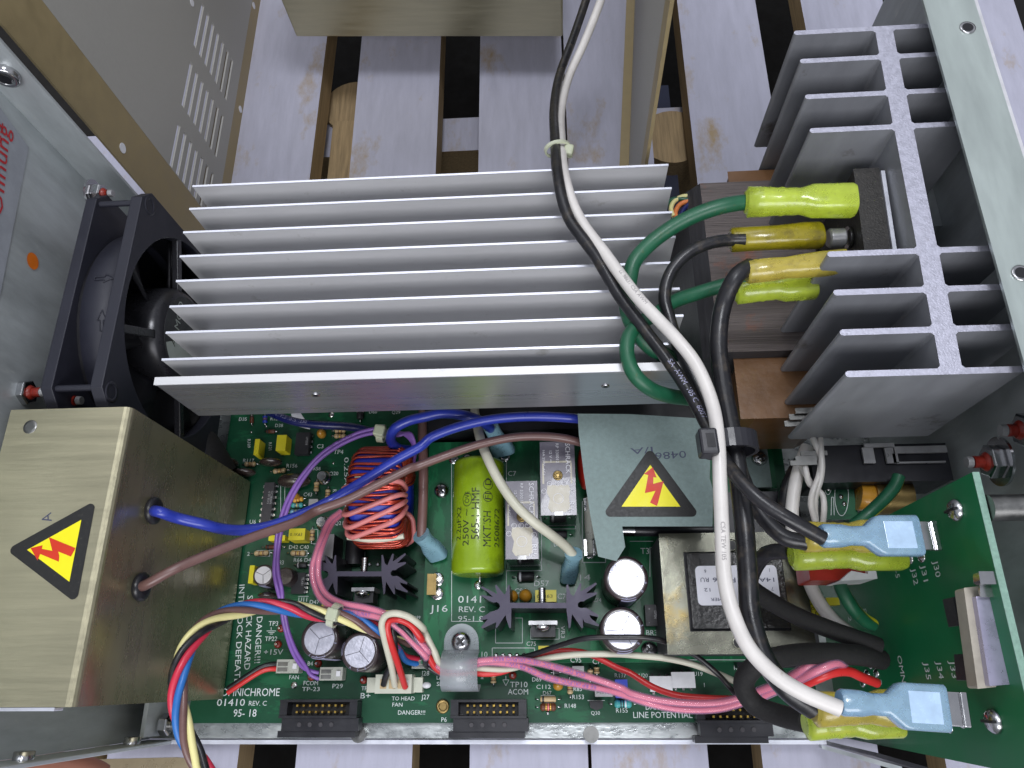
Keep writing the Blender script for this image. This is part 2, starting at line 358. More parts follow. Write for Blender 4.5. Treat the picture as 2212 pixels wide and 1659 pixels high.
b = MB(); b.lathe((-178, 187, q[2]), (0, -1, 0), [(0, 4.2), (2.2, 4.2), (2.6, 3.6), (2.6, 2.3), (1.0, 2.2)], 'steel'); b.build('threaded_insert', ch)
b = MB(); b.cyl((-178, 184.3, q[2]), (-178, 184.2, q[2]), 2.0, 'fan_dark'); b.build('threaded_insert_hole', ch)
# stickers on the left wall
def on_left(px, py, off=.3):
    d = ray(px, py); o = V(0, 0, HC); A = V(-172, -22, 0); D = V(-14, 210, 0); nn = V(D[1], -D[0], 0); nn = nn / np.linalg.norm(nn)
    t = ((A - o) @ nn + off) / (d @ nn); return o + d * t
sk = MB(); pts = [on_left(*p) for p in ((-40, 235), (0, 232), (62, 318), (57, 345), (0, 640), (-60, 700))]
sk.add(pts, [tuple(range(6))], 'grey_label'); st = sk.build('sticker'); tag(st, 'grey sticker with red lettering on the left chassis wall', 'sticker')
tx = MB(); o0 = on_left(22, 400, .5); o1 = on_left(32, 288, .5); u = o1 - o0; nn = V(210, 14, 0) / np.linalg.norm([210, 14]); v = np.cross(nn, u / np.linalg.norm(u))
o00 = on_left(4, 470, .5)
letters(tx, 'Öffnung', o00, u, v, 6.2, np.linalg.norm(o1 - o00), 'red_ink')
o2 = on_left(6, 272, .5); uu = u / np.linalg.norm(u); letters(tx, 'ss', o2 - uu * 7, u, v, 6, 7, 'red_ink'); tx.build('lettering', st)
d0 = on_left(71, 564, .3); b = MB(); dd = V(-14, 210, 0) / 210.5
b.add([d0 + dd * 3.0 * math.cos(t) + UP * 3.0 * math.sin(t) for t in [2 * math.pi * k / 28 for k in range(28)]], [tuple(range(28))], 'orange_dot')
tag(b.build('dot_sticker'), 'round orange dot sticker on the left chassis wall', 'sticker')
# right wall
b = MB(); b.box(139.1, 140.6, -24, 260, -15, 123.5, 'zinc'); rw = b.build('right_wall', ch, .3)
b = MB(); b.box(124.5, 140.6, -24, 260, 123.6, 125, 'zinc_flange'); b.build('top_flange', ch, .4)
for px, py in ((2090, 60), (2205, 590)):
    c = P(px, py, 125.1); b = MB(); b.lathe(c, UP, [(0, 2.5), (.25, 2.5), (.3, 2.0)], 'steel', 28); b.build('screw_hole', ch)
    b = MB(); b.cyl(c + UP * .32, c + UP * .36, 1.7, 'fan_dark'); b.build('screw_hole_core', ch)
b = MB(); e0 = P(1780, 1600, -15); e1 = P(2212, 1652, 60)
b.prism([(100, -23.6), (126.5, -31), (126.5, -29.6), (100, -22.2)], -16, 40, 'black_plastic'); b.build('corner_flange', ch, .3)
b = MB(); b.prism([(99, -25.2), (128, -33.2), (128, -31.4), (99, -23.8)], -17, -13, 'zinc'); b.build('corner_lip', ch, .3)
b = MB(); b.box(134, 139, 150, 200, 20, 80, 'zinc'); b.build('inner_bracket', ch, .5)
# ================================================================= EQUIPMENT COVER BEHIND
XC = -180.8
cov = thing('equipment_cover', (-60, 330, -25), 'grey perforated sheet metal cover standing on the pallet behind the chassis', 'cover')
b = MB()
zs = [-5 + 6.25 * k for k in range(7)]; ys = [(229, 254), (265, 293), (304, 333)]
yc = sorted({228.5, 410.0, *[t for p in ys for t in p]})
zc = sorted({-15.0, 160.0, *[t for z in zs for t in (z, z + 2.6)]})
def plate(y0, y1, z0, z1, m, x0=XC): 
    b.box(x0 - 1, x0, y0, y1, z0, z1, m)
for i in range(len(yc) - 1):
    inside = any(abs(yc[i] - p[0]) < .1 for p in ys)
    if not inside: plate(yc[i], yc[i + 1], -15, 160, 'panel_grey')
    else:
        for j in range(len(zc) - 1):
            if not any(abs(zc[j] - z) < .01 for z in zs): plate(yc[i], yc[i + 1], zc[j], zc[j + 1], 'panel_grey')
b.build('left_panel', cov)
b = MB(); plate(204, 228.4, -25, 160, 'tan_edge'); b.build('front_margin', cov)
b = MB(); plate(228.4, 410, -25, -15, 'tan_edge'); b.build('bottom_margin', cov)
for px, py in ((265, 320),):
    c = PX(px, py, XC + .1); b = MB(); b.lathe(c, (1, 0, 0), [(0, 2.2), (.15, 2.2)], 'white_paint'); b.build('hole', cov)
for px, py in ((519, 236), (548, 12), (829 * .5, 5)):
    c = PX(px, py, XC + .1); b = MB(); b.lathe(c, (1, 0, 0), [(0, 2.0), (.2, 2.0)], 'white_paint'); b.build('hole', cov)
# right side panel of the cover
q0, q1 = P(1347, 650, -25), P(1371, 0, -25); dq = (q1 - q0) / np.linalg.norm(q1 - q0); nq = V(dq[1], -dq[0], 0)
def slab(mb, a, l, z0, z1, off, th, m):
    A = q0 + dq * a + nq * off; B = q0 + dq * l + nq * off; mb.prism([A[:2], B[:2], (B + nq * th)[:2], (A + nq * th)[:2]], z0, z1, m)
b = MB(); slab(b, 15, 270, -25, 170, 0, 1.2, 'panel_grey'); b.build('right_panel', cov)
b = MB(); slab(b, 0, 15, -25, 170, 0, 1.2, 'tan_edge'); b.build('front_margin', cov)
b = MB(); slab(b, 0, 270, -25, -23.5, -5, 5, 'tan_edge'); b.build('bottom_flange', cov)
c = P(1413, 315, 60)
# gold box behind
gb = MB(); gl = P(640, 80, 6); gr = P(1216, 80, 6)
gb.prism([gl[:2], gr[:2], (gr[0] + 3, gr[1] + 110), (gl[0] + 3, gl[1] + 110)], 6, 96, 'gold')
tag(gb.build('metal_box', None, 1.0), 'brushed gold tinted metal box standing behind over the pallet at the top edge', 'box')
gb = MB(); gb.box(-130, 0, 400, 430, -25, 5.9, 'board_wood'); tag(gb.build('wood_block'), 'wooden block carrying the gold tinted box', 'block')
# ================================================================= CIRCUIT BOARDS
ZR = 12.0
mbd = thing('main_circuit_board', (-25, 40, -1.6), 'large green main circuit board under wires, with white silkscreen lettering', 'circuit board')
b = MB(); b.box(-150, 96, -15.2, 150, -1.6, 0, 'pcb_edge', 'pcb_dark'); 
b.build('board', mbd)
rbd = thing('raised_circuit_board', (10, 50, ZR - 1.6), 'smaller green circuit board raised above the main board, carrying the green capacitor and relays', 'circuit board')
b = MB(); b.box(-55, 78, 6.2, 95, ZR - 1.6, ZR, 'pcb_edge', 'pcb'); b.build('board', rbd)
for x, y in ((-50, 40), (-45, 12), (72, 12), (72, 88)):
    b = MB(); b.cyl((x, y, 0), (x, y, ZR - 1.6), 2.5, 'steel_dull'); b.build('standoff', rbd)
XR = 107.0
rpb = thing('side_circuit_board', (XR, 20, 10), 'upright green circuit board along the right chassis wall', 'circuit board')
pr = [PX(1793, 1594, XR), PX(2100, 1020, XR)]
zb = PX(1795, 1588, XR)[2]; yf = PX(1795, 1588, XR)[1]; zt = PX(2100, 1020, XR)[2]; yb = PX(2100, 1020, XR)[1]
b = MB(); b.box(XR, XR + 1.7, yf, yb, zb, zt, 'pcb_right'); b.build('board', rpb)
b = MB(); b.box(XR - .03, XR + 1.73, yf, yb + .03, zt - .1, zt + .1, 'pcb_edge'); b.build('board_edge', rpb)
# silkscreen of the main board
s0 = MB(); z = 0.0
for tl, t, X, Y, h, *r in [
    (Z5, 'OMNICHROME', 172, 1255, 72, 0, 562), (Z5, '01410', 130, 1350, 64, 0, 270), (Z5, 'REV. C', 440, 1348, 44, 0, 172), (Z5, '95- 18', 290, 1455, 68, 0, 222),
    (Z5, 'DANGER!!!', 520, 490, 62, -93, 440), (Z5, 'SHOCK HAZARD', 428, 285, 60, -92.5, 695), (Z5, 'INTERLOCK DEFEATED', 350, 180, 58, -93, 980), (Z5, 'TP3', 632, 575, 44),
    (Z5, 'TP22', 596, 722, 42), (Z5, '+15V', 585, 855, 50, 0, 185), (Z5, 'FAN', 832, 1092, 38, 0, 92), (Z5, 'FCOM', 970, 1150, 40, 0, 140), (Z5, 'TP-23', 955, 1207, 38, 0, 172),
    (Z5, 'P29', 1250, 1180, 42, 0, 100), (Z5, 'TP', 1530, 1200, 38), (Z5, 'B+', 1522, 1278, 52, 0, 95), (Z5, 'J27', 2110, 1287, 44), (Z5, 'J28', 2110, 1057, 44),
    (Z5, 'TO HEAD', 1825, 1297, 36, 0, 220), (Z5, 'FAN', 1830, 1357, 36, 0, 98), (Z5, 'DANGER!!!', 1885, 1435, 40, 0, 262), (Z5, 'U11', 920, 342, 42), (Z5, 'D47', 1030, 365, 40),
    (Z5, 'B4', 1010, 960, 38), (Z5, '83', 730, -18, 40), (Z5, '199', 2050, 510, 30),
    (Z2, 'D35', 345, 188, 34), (Z2, 'D38', 695, 250, 34), (Z2, 'R117', 385, 592, 38), (Z2, 'R12', 650, 185, 34), (Z2, 'R156', 805, 642, 38), (Z2, 'R58', 1065, 668, 34), (Z2, 'Q20', 1220, 715, 36),
    (Z2, 'TP4', 1260, 510, 44), (Z2, 'C3', 1100, 455, 42), (Z2, 'C43', 970, 920, 38), (Z2, 'D42', 830, 1430, 38), (Z2, 'C40', 935, 1430, 38), (Z2, 'R66 D46', 875, 1555, 40), (Z2, 'Q21', 1270, 1197, 38),
    (Z2, '0.25A 250V', 1366, 545, 44, -90, 540), (Z2, 'R10', 1255, 855, 36, -90), (Z2, 'R109', 430, 370, 30, -90), (Z2, 'R121', 635, 400, 30, -90), (Z2, 'U6', 448, 1185, 40), (Z2, '2', 425, 1495, 38), (Z2, 'D60', 1605, 118, 34), (Z2, 'Q29', 1825, 122, 34),
    (Z6, 'TP10', 905, 1170, 52, 0, 170), (Z6, 'ACOM', 885, 1240, 52, 0, 195), (Z6, 'LINE', 195, 1095, 38), (Z6, 'SELECT', 195, 1157, 38, 0, 190), (Z6, 'D69', 1120, 1115, 40), (Z6, 'C112', 1160, 1186, 40, 0, 140),
    (Z6, 'D67', 1225, 1243, 36), (Z6, 'R85', 1520, 1207, 40), (Z6, 'R153', 1508, 1285, 42), (Z6, 'R148', 1435, 1370, 40), (Z6, 'R155', 1932, 1415, 42), (Z6, 'Q30', 1690, 1437, 36), (Z6, 'R137', 1920, 1075, 40),
    (Z6, 'P6', 240, 1505, 42), (Z6, 'R84', 650, 1090, 30, 90), (Z7, 'DANGER!!!', 155, 1387, 50, 0, 300), (Z7, 'LINE POTENTIAL', 35, 1467, 58, 0, 570), (Z7, 'R49', 1010, 1002, 42), (Z7, 'U20', 90, 1075, 38), (Z7, 'U19', 618, 1060, 40), (Z7, '1', 720, 1168, 40)]:
    silk(s0, tl, t, X, Y, h, z, r[0] if r else 0, r[1] if len(r) > 1 else None)
def lines(mb, tl, segs, z, wd=.22, m='silk'):
    for a, b_ in segs:
        A, B = tl(*a, z), tl(*b_, z); d = B - A; d /= np.linalg.norm(d); n_ = V(-d[1], d[0], 0) * wd / 2
        mb.add([A + n_ + UP * .04, A - n_ + UP * .04, B - n_ + UP * .04, B + n_ + UP * .04], [(0, 1, 2, 3)], m)
def rect(mb, tl, x0, y0, x1, y1, z, **k): lines(mb, tl, [((x0, y0), (x1, y0)), ((x1, y0), (x1, y1)), ((x1, y1), (x0, y1)), ((x0, y1), (x0, y0))], z, **k)
lines(s0, Z5, [((658, 590), (658, 615)), ((615, 625), (705, 625)), ((630, 640), (690, 640)), ((645, 655), (675, 655)), ((920, 290), (1020, 290))], 0)
rect(s0, Z6, 1205, 1250, 1335, 1320, 0); rect(s0, Z2, 790, 780, 750, 1180, 0); rect(s0, Z2, 520, 1445, 645, 1500, 0); rect(s0, Z2, 880, 1445, 1005, 1500, 0)
lines(s0, Z6, [((1655, 1298), (1820, 1298)), ((865, 1060), (865, 1095)), ((835, 1098), (895, 1098)), ((835, 1098), (865, 1155)), ((895, 1098), (865, 1155))], 0)
rect(s0, Z2, 700, 1395, 640, 1440, 0); rect(s0, Z2, 1045, 1240, 1110, 1380, 0); rect(s0, Z2, 1565, 1440, 1525, 1600, 0)
s0.build('silkscreen', mbd)
s1 = MB()
for tl, t, X, Y, h, *r in [(Z6, 'J16', 130, 440, 66, 0, 170), (Z6, '0141', 402, 352, 68, 0, 222), (Z6, 'REV. C', 410, 442, 54, 0, 250), (Z6, '95-1 8', 402, 532, 52, 0, 245), (Z6, 'D57', 1140, 192, 56, 0, 142), (Z6, 'J14', 1512, 135, 58, 0, 172),
    (Z6, 'C94', 950, 262, 50), (Z6, 'C76', 1365, 315, 52), (Z6, 'VR3', 1398, 575, 42, -90, 118), (Z6, 'C75', 1065, 770, 42), (Z6, '10', 630, 880, 54), (Z6, 'C95', 1490, 930, 48), (Z6, 'C79', 1705, 945, 48), (Z4, 'T3', 105, 1477, 60),
    (Z7, 'BR3', 160, 668, 52), (Z3, 'C7', 885, 722, 50), (Z6, 'C74', 1700, 345, 40), (Z3, 'D56', 1330, 1405, 42)]:
    silk(s1, tl, t, X, Y, h, ZR, r[0] if r else 0, r[1] if len(r) > 1 else None)
rect(s1, Z6, 733, 790, 1143, 930, ZR); rect(s1, Z6, 765, 500, 1025, 742, ZR); rect(s1, Z3, 340, 580, 870, 2130, ZR); rect(s1, Z3, 870, 1000, 1210, 1640, ZR); rect(s1, Z3, 1200, 900, 1540, 1235, ZR)
rect(s1, Z3, 1605, 970, 1830, 1560, ZR, wd=.3); rect(s1, Z6, 1105, 600, 1380, 705, ZR)
lines(s1, Z4, [((0, 1355), (225, 1355)), ((195, 1415), (195, 1700)), ((195, 1415), (230, 1415))], ZR)
lines(s1, Z7, [((560, 905), (1150, 905))], 12.0)
s1.build('silkscreen', rbd)
# copper pads
for tl, X, Y, z, r, pb in [(Z6, 770, 860, ZR, 22, rbd), (Z6, 838, 860, ZR, 22, rbd), (Z6, 905, 860, ZR, 22, rbd), (Z6, 972, 860, ZR, 22, rbd), (Z6, 1040, 860, ZR, 22, rbd), (Z6, 1105, 860, ZR, 22, rbd), (Z6, 200, 125, ZR, 70, rbd), (Z6, 200, 262, ZR, 65, rbd),
    (Z6, 600, 180, ZR, 45, rbd), (Z5, 880, 1150, 0, 34, mbd), (Z6, 1270, 1420, 0, 18, mbd), (Z2, 1260, 600, 0, 16, mbd), (Z2, 1610, 1580, 0, 24, mbd), (Z2, 1690, 1580, 0, 24, mbd), (Z3, 360, 560, ZR, 55, rbd), (Z3, 490, 550, ZR, 50, rbd), (Z3, 860, 540, ZR, 52, rbd), (Z2, 1240, 130, 0, 34, mbd), (Z2, 465, 300, 0, 14, mbd), (Z2, 610, 245, 0, 14, mbd)]:
    c = tl(X, Y, z); rr = r * .2232 / 5.6; b = MB(); b.lathe(c, UP, [(0.02, rr), (.25, rr * .9), (.4, rr * .45)], 'solder', 14); b.build('solder_pad', pb)
c = Z6(180, 190, ZR); b = MB(); b.box(c[0] - 2.2, c[0] + 1.4, c[1] - 4, c[1] + 4, ZR, ZR + 6, 'brass'); b.build('tab', rbd, .4)
c = Z6(255, 1355, 0); b = MB(); b.lathe(c, UP, [(0, 2.6), (.5, 2.6), (.5, 1.5), (.05, 1.4)], 'brass'); b.build('eyelet', mbd)
# ---------------------------------------------------------------- small parts on the boards
def resistor(pb, tl, X0, Y0, X1_, Y1_, z0, body='res_tan', bands=('band_brown', 'band_gold', 'band_brown'), r=1.15, name='resistor'):
    a, c = tl(X0, Y0, z0), tl(X1_, Y1_, z0); L = np.linalg.norm(c - a); d = (c - a) / L; up = UP * (r + .3)
    m_ = MB(); p = curve([a, a + up * .9 + d * .3, a + up + d * 1.2], .5); m_.tube(p, .3, 'steel', 8); p = curve([c, c + up * .9 - d * .3, c + up - d * 1.2], .5); m_.tube(p, .3, 'steel', 8)
    s_, e_ = a + up + d * L * .2, c + up - d * L * .2; l = np.linalg.norm(e_ - s_)
    if name == 'resistor':
        m_.lathe(s_, d, [(0, r * .6), (.1 * l, r), (.22 * l, r), (.28 * l, r * .86), (.72 * l, r * .86), (.78 * l, r), (.9 * l, r), (l, r * .6)], body, 14)
        for k, bb in enumerate(bands): m_.lathe(s_ + d * l * (.34 + .14 * k), d, [(0, r * .9), (.07 * l, r * .9)], bb, 14)
    else:
        m_.lathe(s_, d, [(0, r * .8), (.05 * l, r), (.95 * l, r), (l, r * .8)], body, 14)
        m_.lathe(s_ + d * l * .12, d, [(0, r * 1.04), (.12 * l, r * 1.04)], bands[0], 14)
    m_.build(name, pb)
for a in [(1250, 295, 1420, 290), (1245, 345, 1420, 345), (385, 620, 550, 615), (650, 690, 850, 672), (1110, 760, 1102, 910), (1220, 830, 1210, 985), (1070, 1215, 1060, 1390), (465, 1480, 690, 1470), (815, 1475, 1045, 1475)]: resistor(mbd, Z2, *a, 0)
resistor(mbd, Z2, 850, 975, 1010, 945, 0, 'res_yellow'); resistor(mbd, Z2, 830, 1015, 1010, 1010, 0, 'res_teal'); resistor(mbd, Z2, 820, 1082, 1000, 1072, 0, 'res_blue')
resistor(mbd, Z2, 570, 1415, 810, 1415, 0, 'band_brown', ('ic',), .9, 'diode'); resistor(mbd, Z2, 885, 1590, 1050, 1590, 0, 'ic', ('grey_box',), 1.2, 'diode')
resistor(mbd, Z2, 480, 130, 480, 240, 0, 'band_brown', ('ic',), .9, 'diode'); resistor(mbd, Z2, 610, 130, 610, 240, 0, 'trim_blue')
resistor(mbd, Z2, 600, 300, 730, 300, 0, 'band_brown', ('ic',), .9, 'diode'); resistor(mbd, Z2, 1530, 80, 1530, 210, 0, 'ic', ('grey_box',), 1.6, 'diode')
resistor(mbd, Z6, 745, 1020, 750, 1160, 0); resistor(mbd, Z6, 1480, 1060, 1490, 1280, 0); resistor(mbd, Z6, 1150, 1285, 1400, 1285, 0, 'res_tan', ('ic',), 1.1, 'diode')
resistor(mbd, Z6, 1150, 1360, 1400, 1360, 0, 'band_brown', ('band_gold', 'pink_core', 'band_gold'), 1.5); resistor(mbd, Z6, 1860, 1330, 2130, 1330, 0, 'res_teal', ('ic', 'ic', 'white_paint'), 1.5)
resistor(mbd, Z6, 1740, 950, 1745, 1060, 0); resistor(mbd, Z6, 1680, 960, 1680, 1130, 0); resistor(mbd, Z6, 1290, 1025, 1410, 1025, 0, 'ic', ('grey_box',), 1.0, 'diode')
resistor(rbd, Z6, 925, 110, 1195, 105, ZR, 'ic', ('white_paint',), 1.9, 'diode'); resistor(rbd, Z3, 1240, 1300, 1510, 1298, ZR, 'ic', ('grey_box',), 1.6, 'diode')
def chip(pb, tl, x0, y0, x1, y1, z0, h, m='ic', pins='r', name='chip', text=None, np_=4):
    a, c = tl(x0, y1, z0 + h), tl(x1, y0, z0 + h); m_ = MB()
    m_.box(a[0], c[0], a[1], c[1], z0 + .6, z0 + h, m); n_ = np_
    for k in range(n_):
        y = a[1] + (c[1] - a[1]) * (k + .5) / n_
        if 'r' in pins: m_.box(c[0] + .02, c[0] + 1.1, y - .5, y + .5, z0, z0 + h * .55, 'steel')
        if 'l' in pins: m_.box(a[0] - 1.1, a[0] - .02, y - .5, y + .5, z0, z0 + h * .55, 'steel')
        x = a[0] + (c[0] - a[0]) * (k + .5) / n_
        if 'b' in pins: m_.box(x - .4, x + .4, a[1] - .9, a[1] - .02, z0, z0 + h * .55, 'steel')
        if 't' in pins: m_.box(x - .4, x + .4, c[1] + .02, c[1] + .9, z0, z0 + h * .55, 'ic')
    if text:
        for i, t in enumerate(text): letters(m_, t, (a[0] + (c[0] - a[0]) * (.75 - .28 * i), c[1] - (c[1] - a[1]) * .22, z0 + h), (0, -1, 0), (1, 0, 0), 1.0, None, 'grey_box')
    return m_.build(name, pb, .15)
chip(mbd, Z2, 550, 785, 690, 1180, 0, 3.6, 'ic_grey', 'rl', text=('UC3846N', '4 W 9515'), np_=7)
chip(mbd, Z2, 880, 300, 1035, 515, 0, 3.6, 'ic', 'r', text=('LM358',)); chip(mbd, Z5, 845, 60, 990, 265, 0, 3.6, 'ic', 'r', text=('TL431',), np_=5)
chip(mbd, Z7, 200, 1062, 405, 1215, 0, 4, 'white_plastic', 'bt', 'optocoupler', np_=3); chip(mbd, Z7, 412, 1022, 625, 1178, 0, 4, 'white_plastic', 'bt', 'optocoupler', np_=3)
def bx(pb, name, tl, x0, y0, x1, y1, z0, h, m, bev=.3, mtop=None, text=None):
    a, c = tl(x0, y1, z0 + h), tl(x1, y0, z0 + h); m_ = MB(); m_.box(a[0], c[0], a[1], c[1], z0, z0 + h, m, mtop)
    if text: letters(m_, text, (a[0] + .6, a[1] + (c[1] - a[1]) * .35, z0 + h), X1, Y1, (c[1] - a[1]) * .28, (c[0] - a[0]) * .75, 'ink')
    return m_.build(name, pb, bev)
for a in [(485, 365, 550, 520), (700, 325, 810, 480)]: bx(mbd, 'film_capacitor', Z2, *a, 0, 7, 'yellow_comp')
bx(mbd, 'film_capacitor', Z2, 630, 1295, 795, 1350, 0, 6, 'yellow_comp'); bx(mbd, 'film_capacitor', Z2, 822, 1230, 990, 1345, 0, 8, 'yellow_comp', text='0.1K63')
bx(mbd, 'film_capacitor', Z5, 432, -10, 500, 165, 0, 7, 'yellow_comp'); bx(mbd, 'film_capacitor', Z5, 1145, 345, 1200, 405, 0, 6, 'yellow_comp')
bx(mbd, 'film_capacitor', Z5, 1700, 425, 1820, 470, 0, 8, 'yellow_comp')
bx(rbd, 'film_capacitor', Z6, 1150, 228, 1352, 345, ZR, 9, 'yellow_comp', text='0.1J63'); bx(rbd, 'film_capacitor', Z6, 1180, 768, 1390, 825, ZR, 8, 'yellow_comp', text='330')
bx(mbd, 'trimmer', Z2, 1015, 945, 1110, 1040, 0, 6, 'grey_box'); bx(mbd, 'trimmer', Z6, 1510, 965, 1620, 1060, 0, 6, 'grey_box'); bx(mbd, 'trimmer', Z6, 1730, 1180, 1895, 1262, 0, 6, 'grey_box', text='M51S')
bx(mbd, 'trimmer', Z6, 1930, 1095, 2040, 1275, 0, 6, 'trim_blue'); bx(mbd, 'power_resistor', Z2, 1110, 1285, 1270, 1540, 0, 14, 'ic', .3, 'grey_box')
bx(rbd, 'bridge_rectifier', Z7, 158, 370, 262, 575, ZR, 6, 'ic'); 
bm = MB(); 
for t, X, Y, a in (('+', 180, 425, 0), ('-', 195, 550, 90), ('DF04', 235, 430, -90)): silk(bm, Z7, t, X, Y, 26, ZR + 6, a, m='grey_box')
bm.build('lettering', rbd)
def disc(pb, tl, X, Y, w_, h_, z0, m='brown_comp', name='disc_capacitor', rz=4.5):
    c = tl(X, Y, z0 + rz); k = .2232 / 5.5 / 2; b = MB(); b.ball(c, w_ * k, h_ * k, rz, m, 8); b.build(name, pb)
for a in ((655, 590, 250, 90), (880, 770, 370, 165), (385, 690, 290, 85), (270, 600, 150, 110)): disc(mbd, Z2, *a, 0)
disc(mbd, Z5, 625, 285, 200, 75, 0)
for a in ((1145, 315, 100, 100), (905, 915, 60, 60)): disc(mbd, Z2, *a, 0, 'orange_comp', 'tantalum_capacitor', 3)
disc(mbd, Z6, 1370, 1155, 100, 90, 0, 'orange_comp', 'tantalum_capacitor', 3); disc(rbd, Z6, 1055, 285, 128, 128, ZR, 'orange_comp', 'tantalum_capacitor', 4); disc(rbd, Z6, 930, 290, 110, 120, ZR, 'orange_comp', 'tantalum_capacitor', 3)
disc(rbd, Z3, 1625, 640, 140, 420, ZR, 'red_comp', 'varistor', 14)
for X, Y in ((1145, 720), (1140, 1165)):
    c = Z2(X, Y, 5); b = MB(); b.lathe((c[0], c[1], 0), UP, [(.5, 3.1), (1.2, 3.1), (1.2, 2.5), (4.6, 2.4), (5, 2.0)], 'steel'); b.build('transistor', mbd)
c = Z6(1740, 1340, 3); b = MB(); b.prism([(c[0] - 2.6, c[1] + 1.3), (c[0] + 2.6, c[1] + 1.3), (c[0] + 2.4, c[1] - 1), (c[0], c[1] - 2), (c[0] - 2.4, c[1] - 1)], .6, 5, 'ic'); b.build('transistor', mbd, .2)
for X, Y, tl in ((750, 600, Z5), (720, 755, Z5), (1110, 940, Z5), (1045, 1070, Z5), (1550, 1100, Z5), (930, 1055, Z6)):
    c = tl(X, Y, 1); b = MB(); b.lathe((c[0], c[1], 0), UP, [(0, 1.5), (.9, 1.5), (1.4, 1.0), (1.5, .4)], 'redlac', 18); b.cyl((c[0], c[1], 1.4), (c[0], c[1], 3.2), .45, 'steel'); b.build('test_point', mbd)
c = Z2(1440, 1350, 10); b = MB(); b.cyl((c[0], c[1] - 9, 4), (c[0], c[1] + 9, 4), 4, 'ic', n=24); b.build('choke', mbd, .5)
c = Z5(800, 100, 8); b = MB(); b.lathe((c[0], c[1], 0), UP, [(0, 3.6), (9, 3.6), (9.4, 3.2)], 'cap_skin'); b.build('small_capacitor', mbd)
for k in range(9):
    b = MB(); x = -50 + k * 13; b.box(x, x + 7, 96 + (k % 3) * 2, 104, 0, 4 + (k * 7 % 5), ('ic', 'brown_comp', 'pcb_dark')[k % 3]); b.build('chip', mbd, .3)
# ---------------------------------------------------------------- electrolytic capacitors
def ecap(label, tl, X, Y, rtop, z0, h, stripe=1.5, group=None, txt=''):
    c = tl(X, Y, z0 + h); o = thing('electrolytic_capacitor', (c[0], c[1], z0), label, 'capacitor', group)
    k = rtop * .2232 * (HC - z0 - h) * .928 / FOC * 1.03; R_ = k * 1.24; B = (c[0], c[1], z0)
    b = MB(); b.lathe(B, UP, [(0, R_), (h * .1, R_), (h * .13, R_ * .95), (h * .17, R_), (h - 1, R_), (h - .3, R_ * .97), (h, R_ * .88), (h - .05, k)], 'cap_skin', 40); b.build('sleeve', o)
    b = MB(); b.lathe(B, UP, [(h - .2, k), (h + .05, k * .98)], 'cap_top', 40); t = b.build('top', o)
    b = MB(); a0 = random.uniform(0, 2)
    for i in range(3):
        a = a0 + i * 2.094; d = V(math.cos(a), math.sin(a), 0); n_ = V(-d[1], d[0], 0) * .13; p = V(c[0], c[1], z0 + h + .09)
        b.add([p + n_, p - n_, p + d * k * .93 - n_, p + d * k * .93 + n_], [(0, 1, 2, 3)], 'cap_line')
    b.build('vent_score', t)
    b = MB(); n = 6
    for i in range(n):
        a = -stripe - .35 + .7 * i / n; a2 = a + .7 / n; rr = R_ + .06
        b.add([(c[0] + r_ * math.cos(t), c[1] + r_ * math.sin(t), zz) for r_, zz in ((rr, z0 + 2), (rr, z0 + h - .8), (R_ * .9, z0 + h + .06)) for t in (a, a2)], [(0, 1, 3, 2), (2, 3, 5, 4)], 'cap_stripe')
    b.build('stripe', o)
    if txt:
        b = MB(); n_ = len(txt)
        for i, chh in enumerate(txt):
            if chh == ' ': continue
            a = math.radians(40 - i * 26); d = V(math.cos(a), math.sin(a), 0)
            letters(b, chh, V(c[0], c[1], z0 + h + .1) + d * (k * 1.02), np.cross(d, UP), d, k * .17, None, 'cap_stripe')
        b.build('printing', o)
ecap('small electrolytic capacitor beside a yellow block, under the purple wires', Z5, 580, 85, 88, 0, 12, 1.6)
ecap('silver topped electrolytic capacitor just under the twisted wires, left of its twin', Z5, 1125, 700, 152, 0, 26, 1.6, txt='C 3 TV7')
ecap('silver topped electrolytic capacitor above the three wire white connector', Z5, 1515, 825, 150, 0, 26, 3.3, txt='C   35V')
ecap('bright electrolytic capacitor under the tab of the grey insulating sheet', Z6, 2030, 115, 175, ZR, 25, 1.5, txt='A 60 0')
ecap('bright electrolytic capacitor crossed by a thin black wire', Z6, 1993, 615, 172, ZR, 25, 1.5, txt='63 8')
# ---------------------------------------------------------------- green film capacitor
a, c = P(1034.7, 996, 22), P(1034.7 + 1.5, 1243, 22); gc = thing('film_capacitor', (a[0], (a[1] + c[1]) / 2, ZR), 'large glossy lime green tubular capacitor with black printing', 'capacitor')
b = MB(); L = a[1] - c[1]; b.lathe(a, (0, -1, 0), [(0, 8), (.6, 9.7), (2, 10.3), (L - 2, 10.3), (L - .6, 9.8), (L, 8)], 'green_cap', 48); b.build('body', gc)
b = MB()
def cyl_text(mb, txt, xc, yz, h, width, m='ink'):
    vs, fs, wd = glyphs(txt); k = h / .73; out = []
    for p in vs:
        th = math.radians(xc) + (p[1] * k) * -1 / 10.3                      # letters read upward in the picture
        out.append((a[0] + 10.38 * math.sin(th), yz + p[0] * width / wd, 22 + 10.38 * math.cos(th)))
    mb.add(out, fs, m)
for t, ang, y, h, wd in (('2.2μFX2', -34, 1165, 2.5, 13), ('250V ~', -14, 1178, 2.7, 14), ('565-1 HMF', 8, 1165, 3.2, 20), ('MKT/SH', 34, 1180, 3.3, 13.5), ('2508672', 58, 1180, 2.8, 15)):
    cyl_text(b, t, ang, P(1034, y, 32)[1], h, wd)
cyl_text(b, 'FI  D', 34, P(1034, 1078, 32)[1], 2.6, 8.5); cyl_text(b, 'ÖVE', -14, P(1034, 1086, 32)[1], 2.0, 4.6)
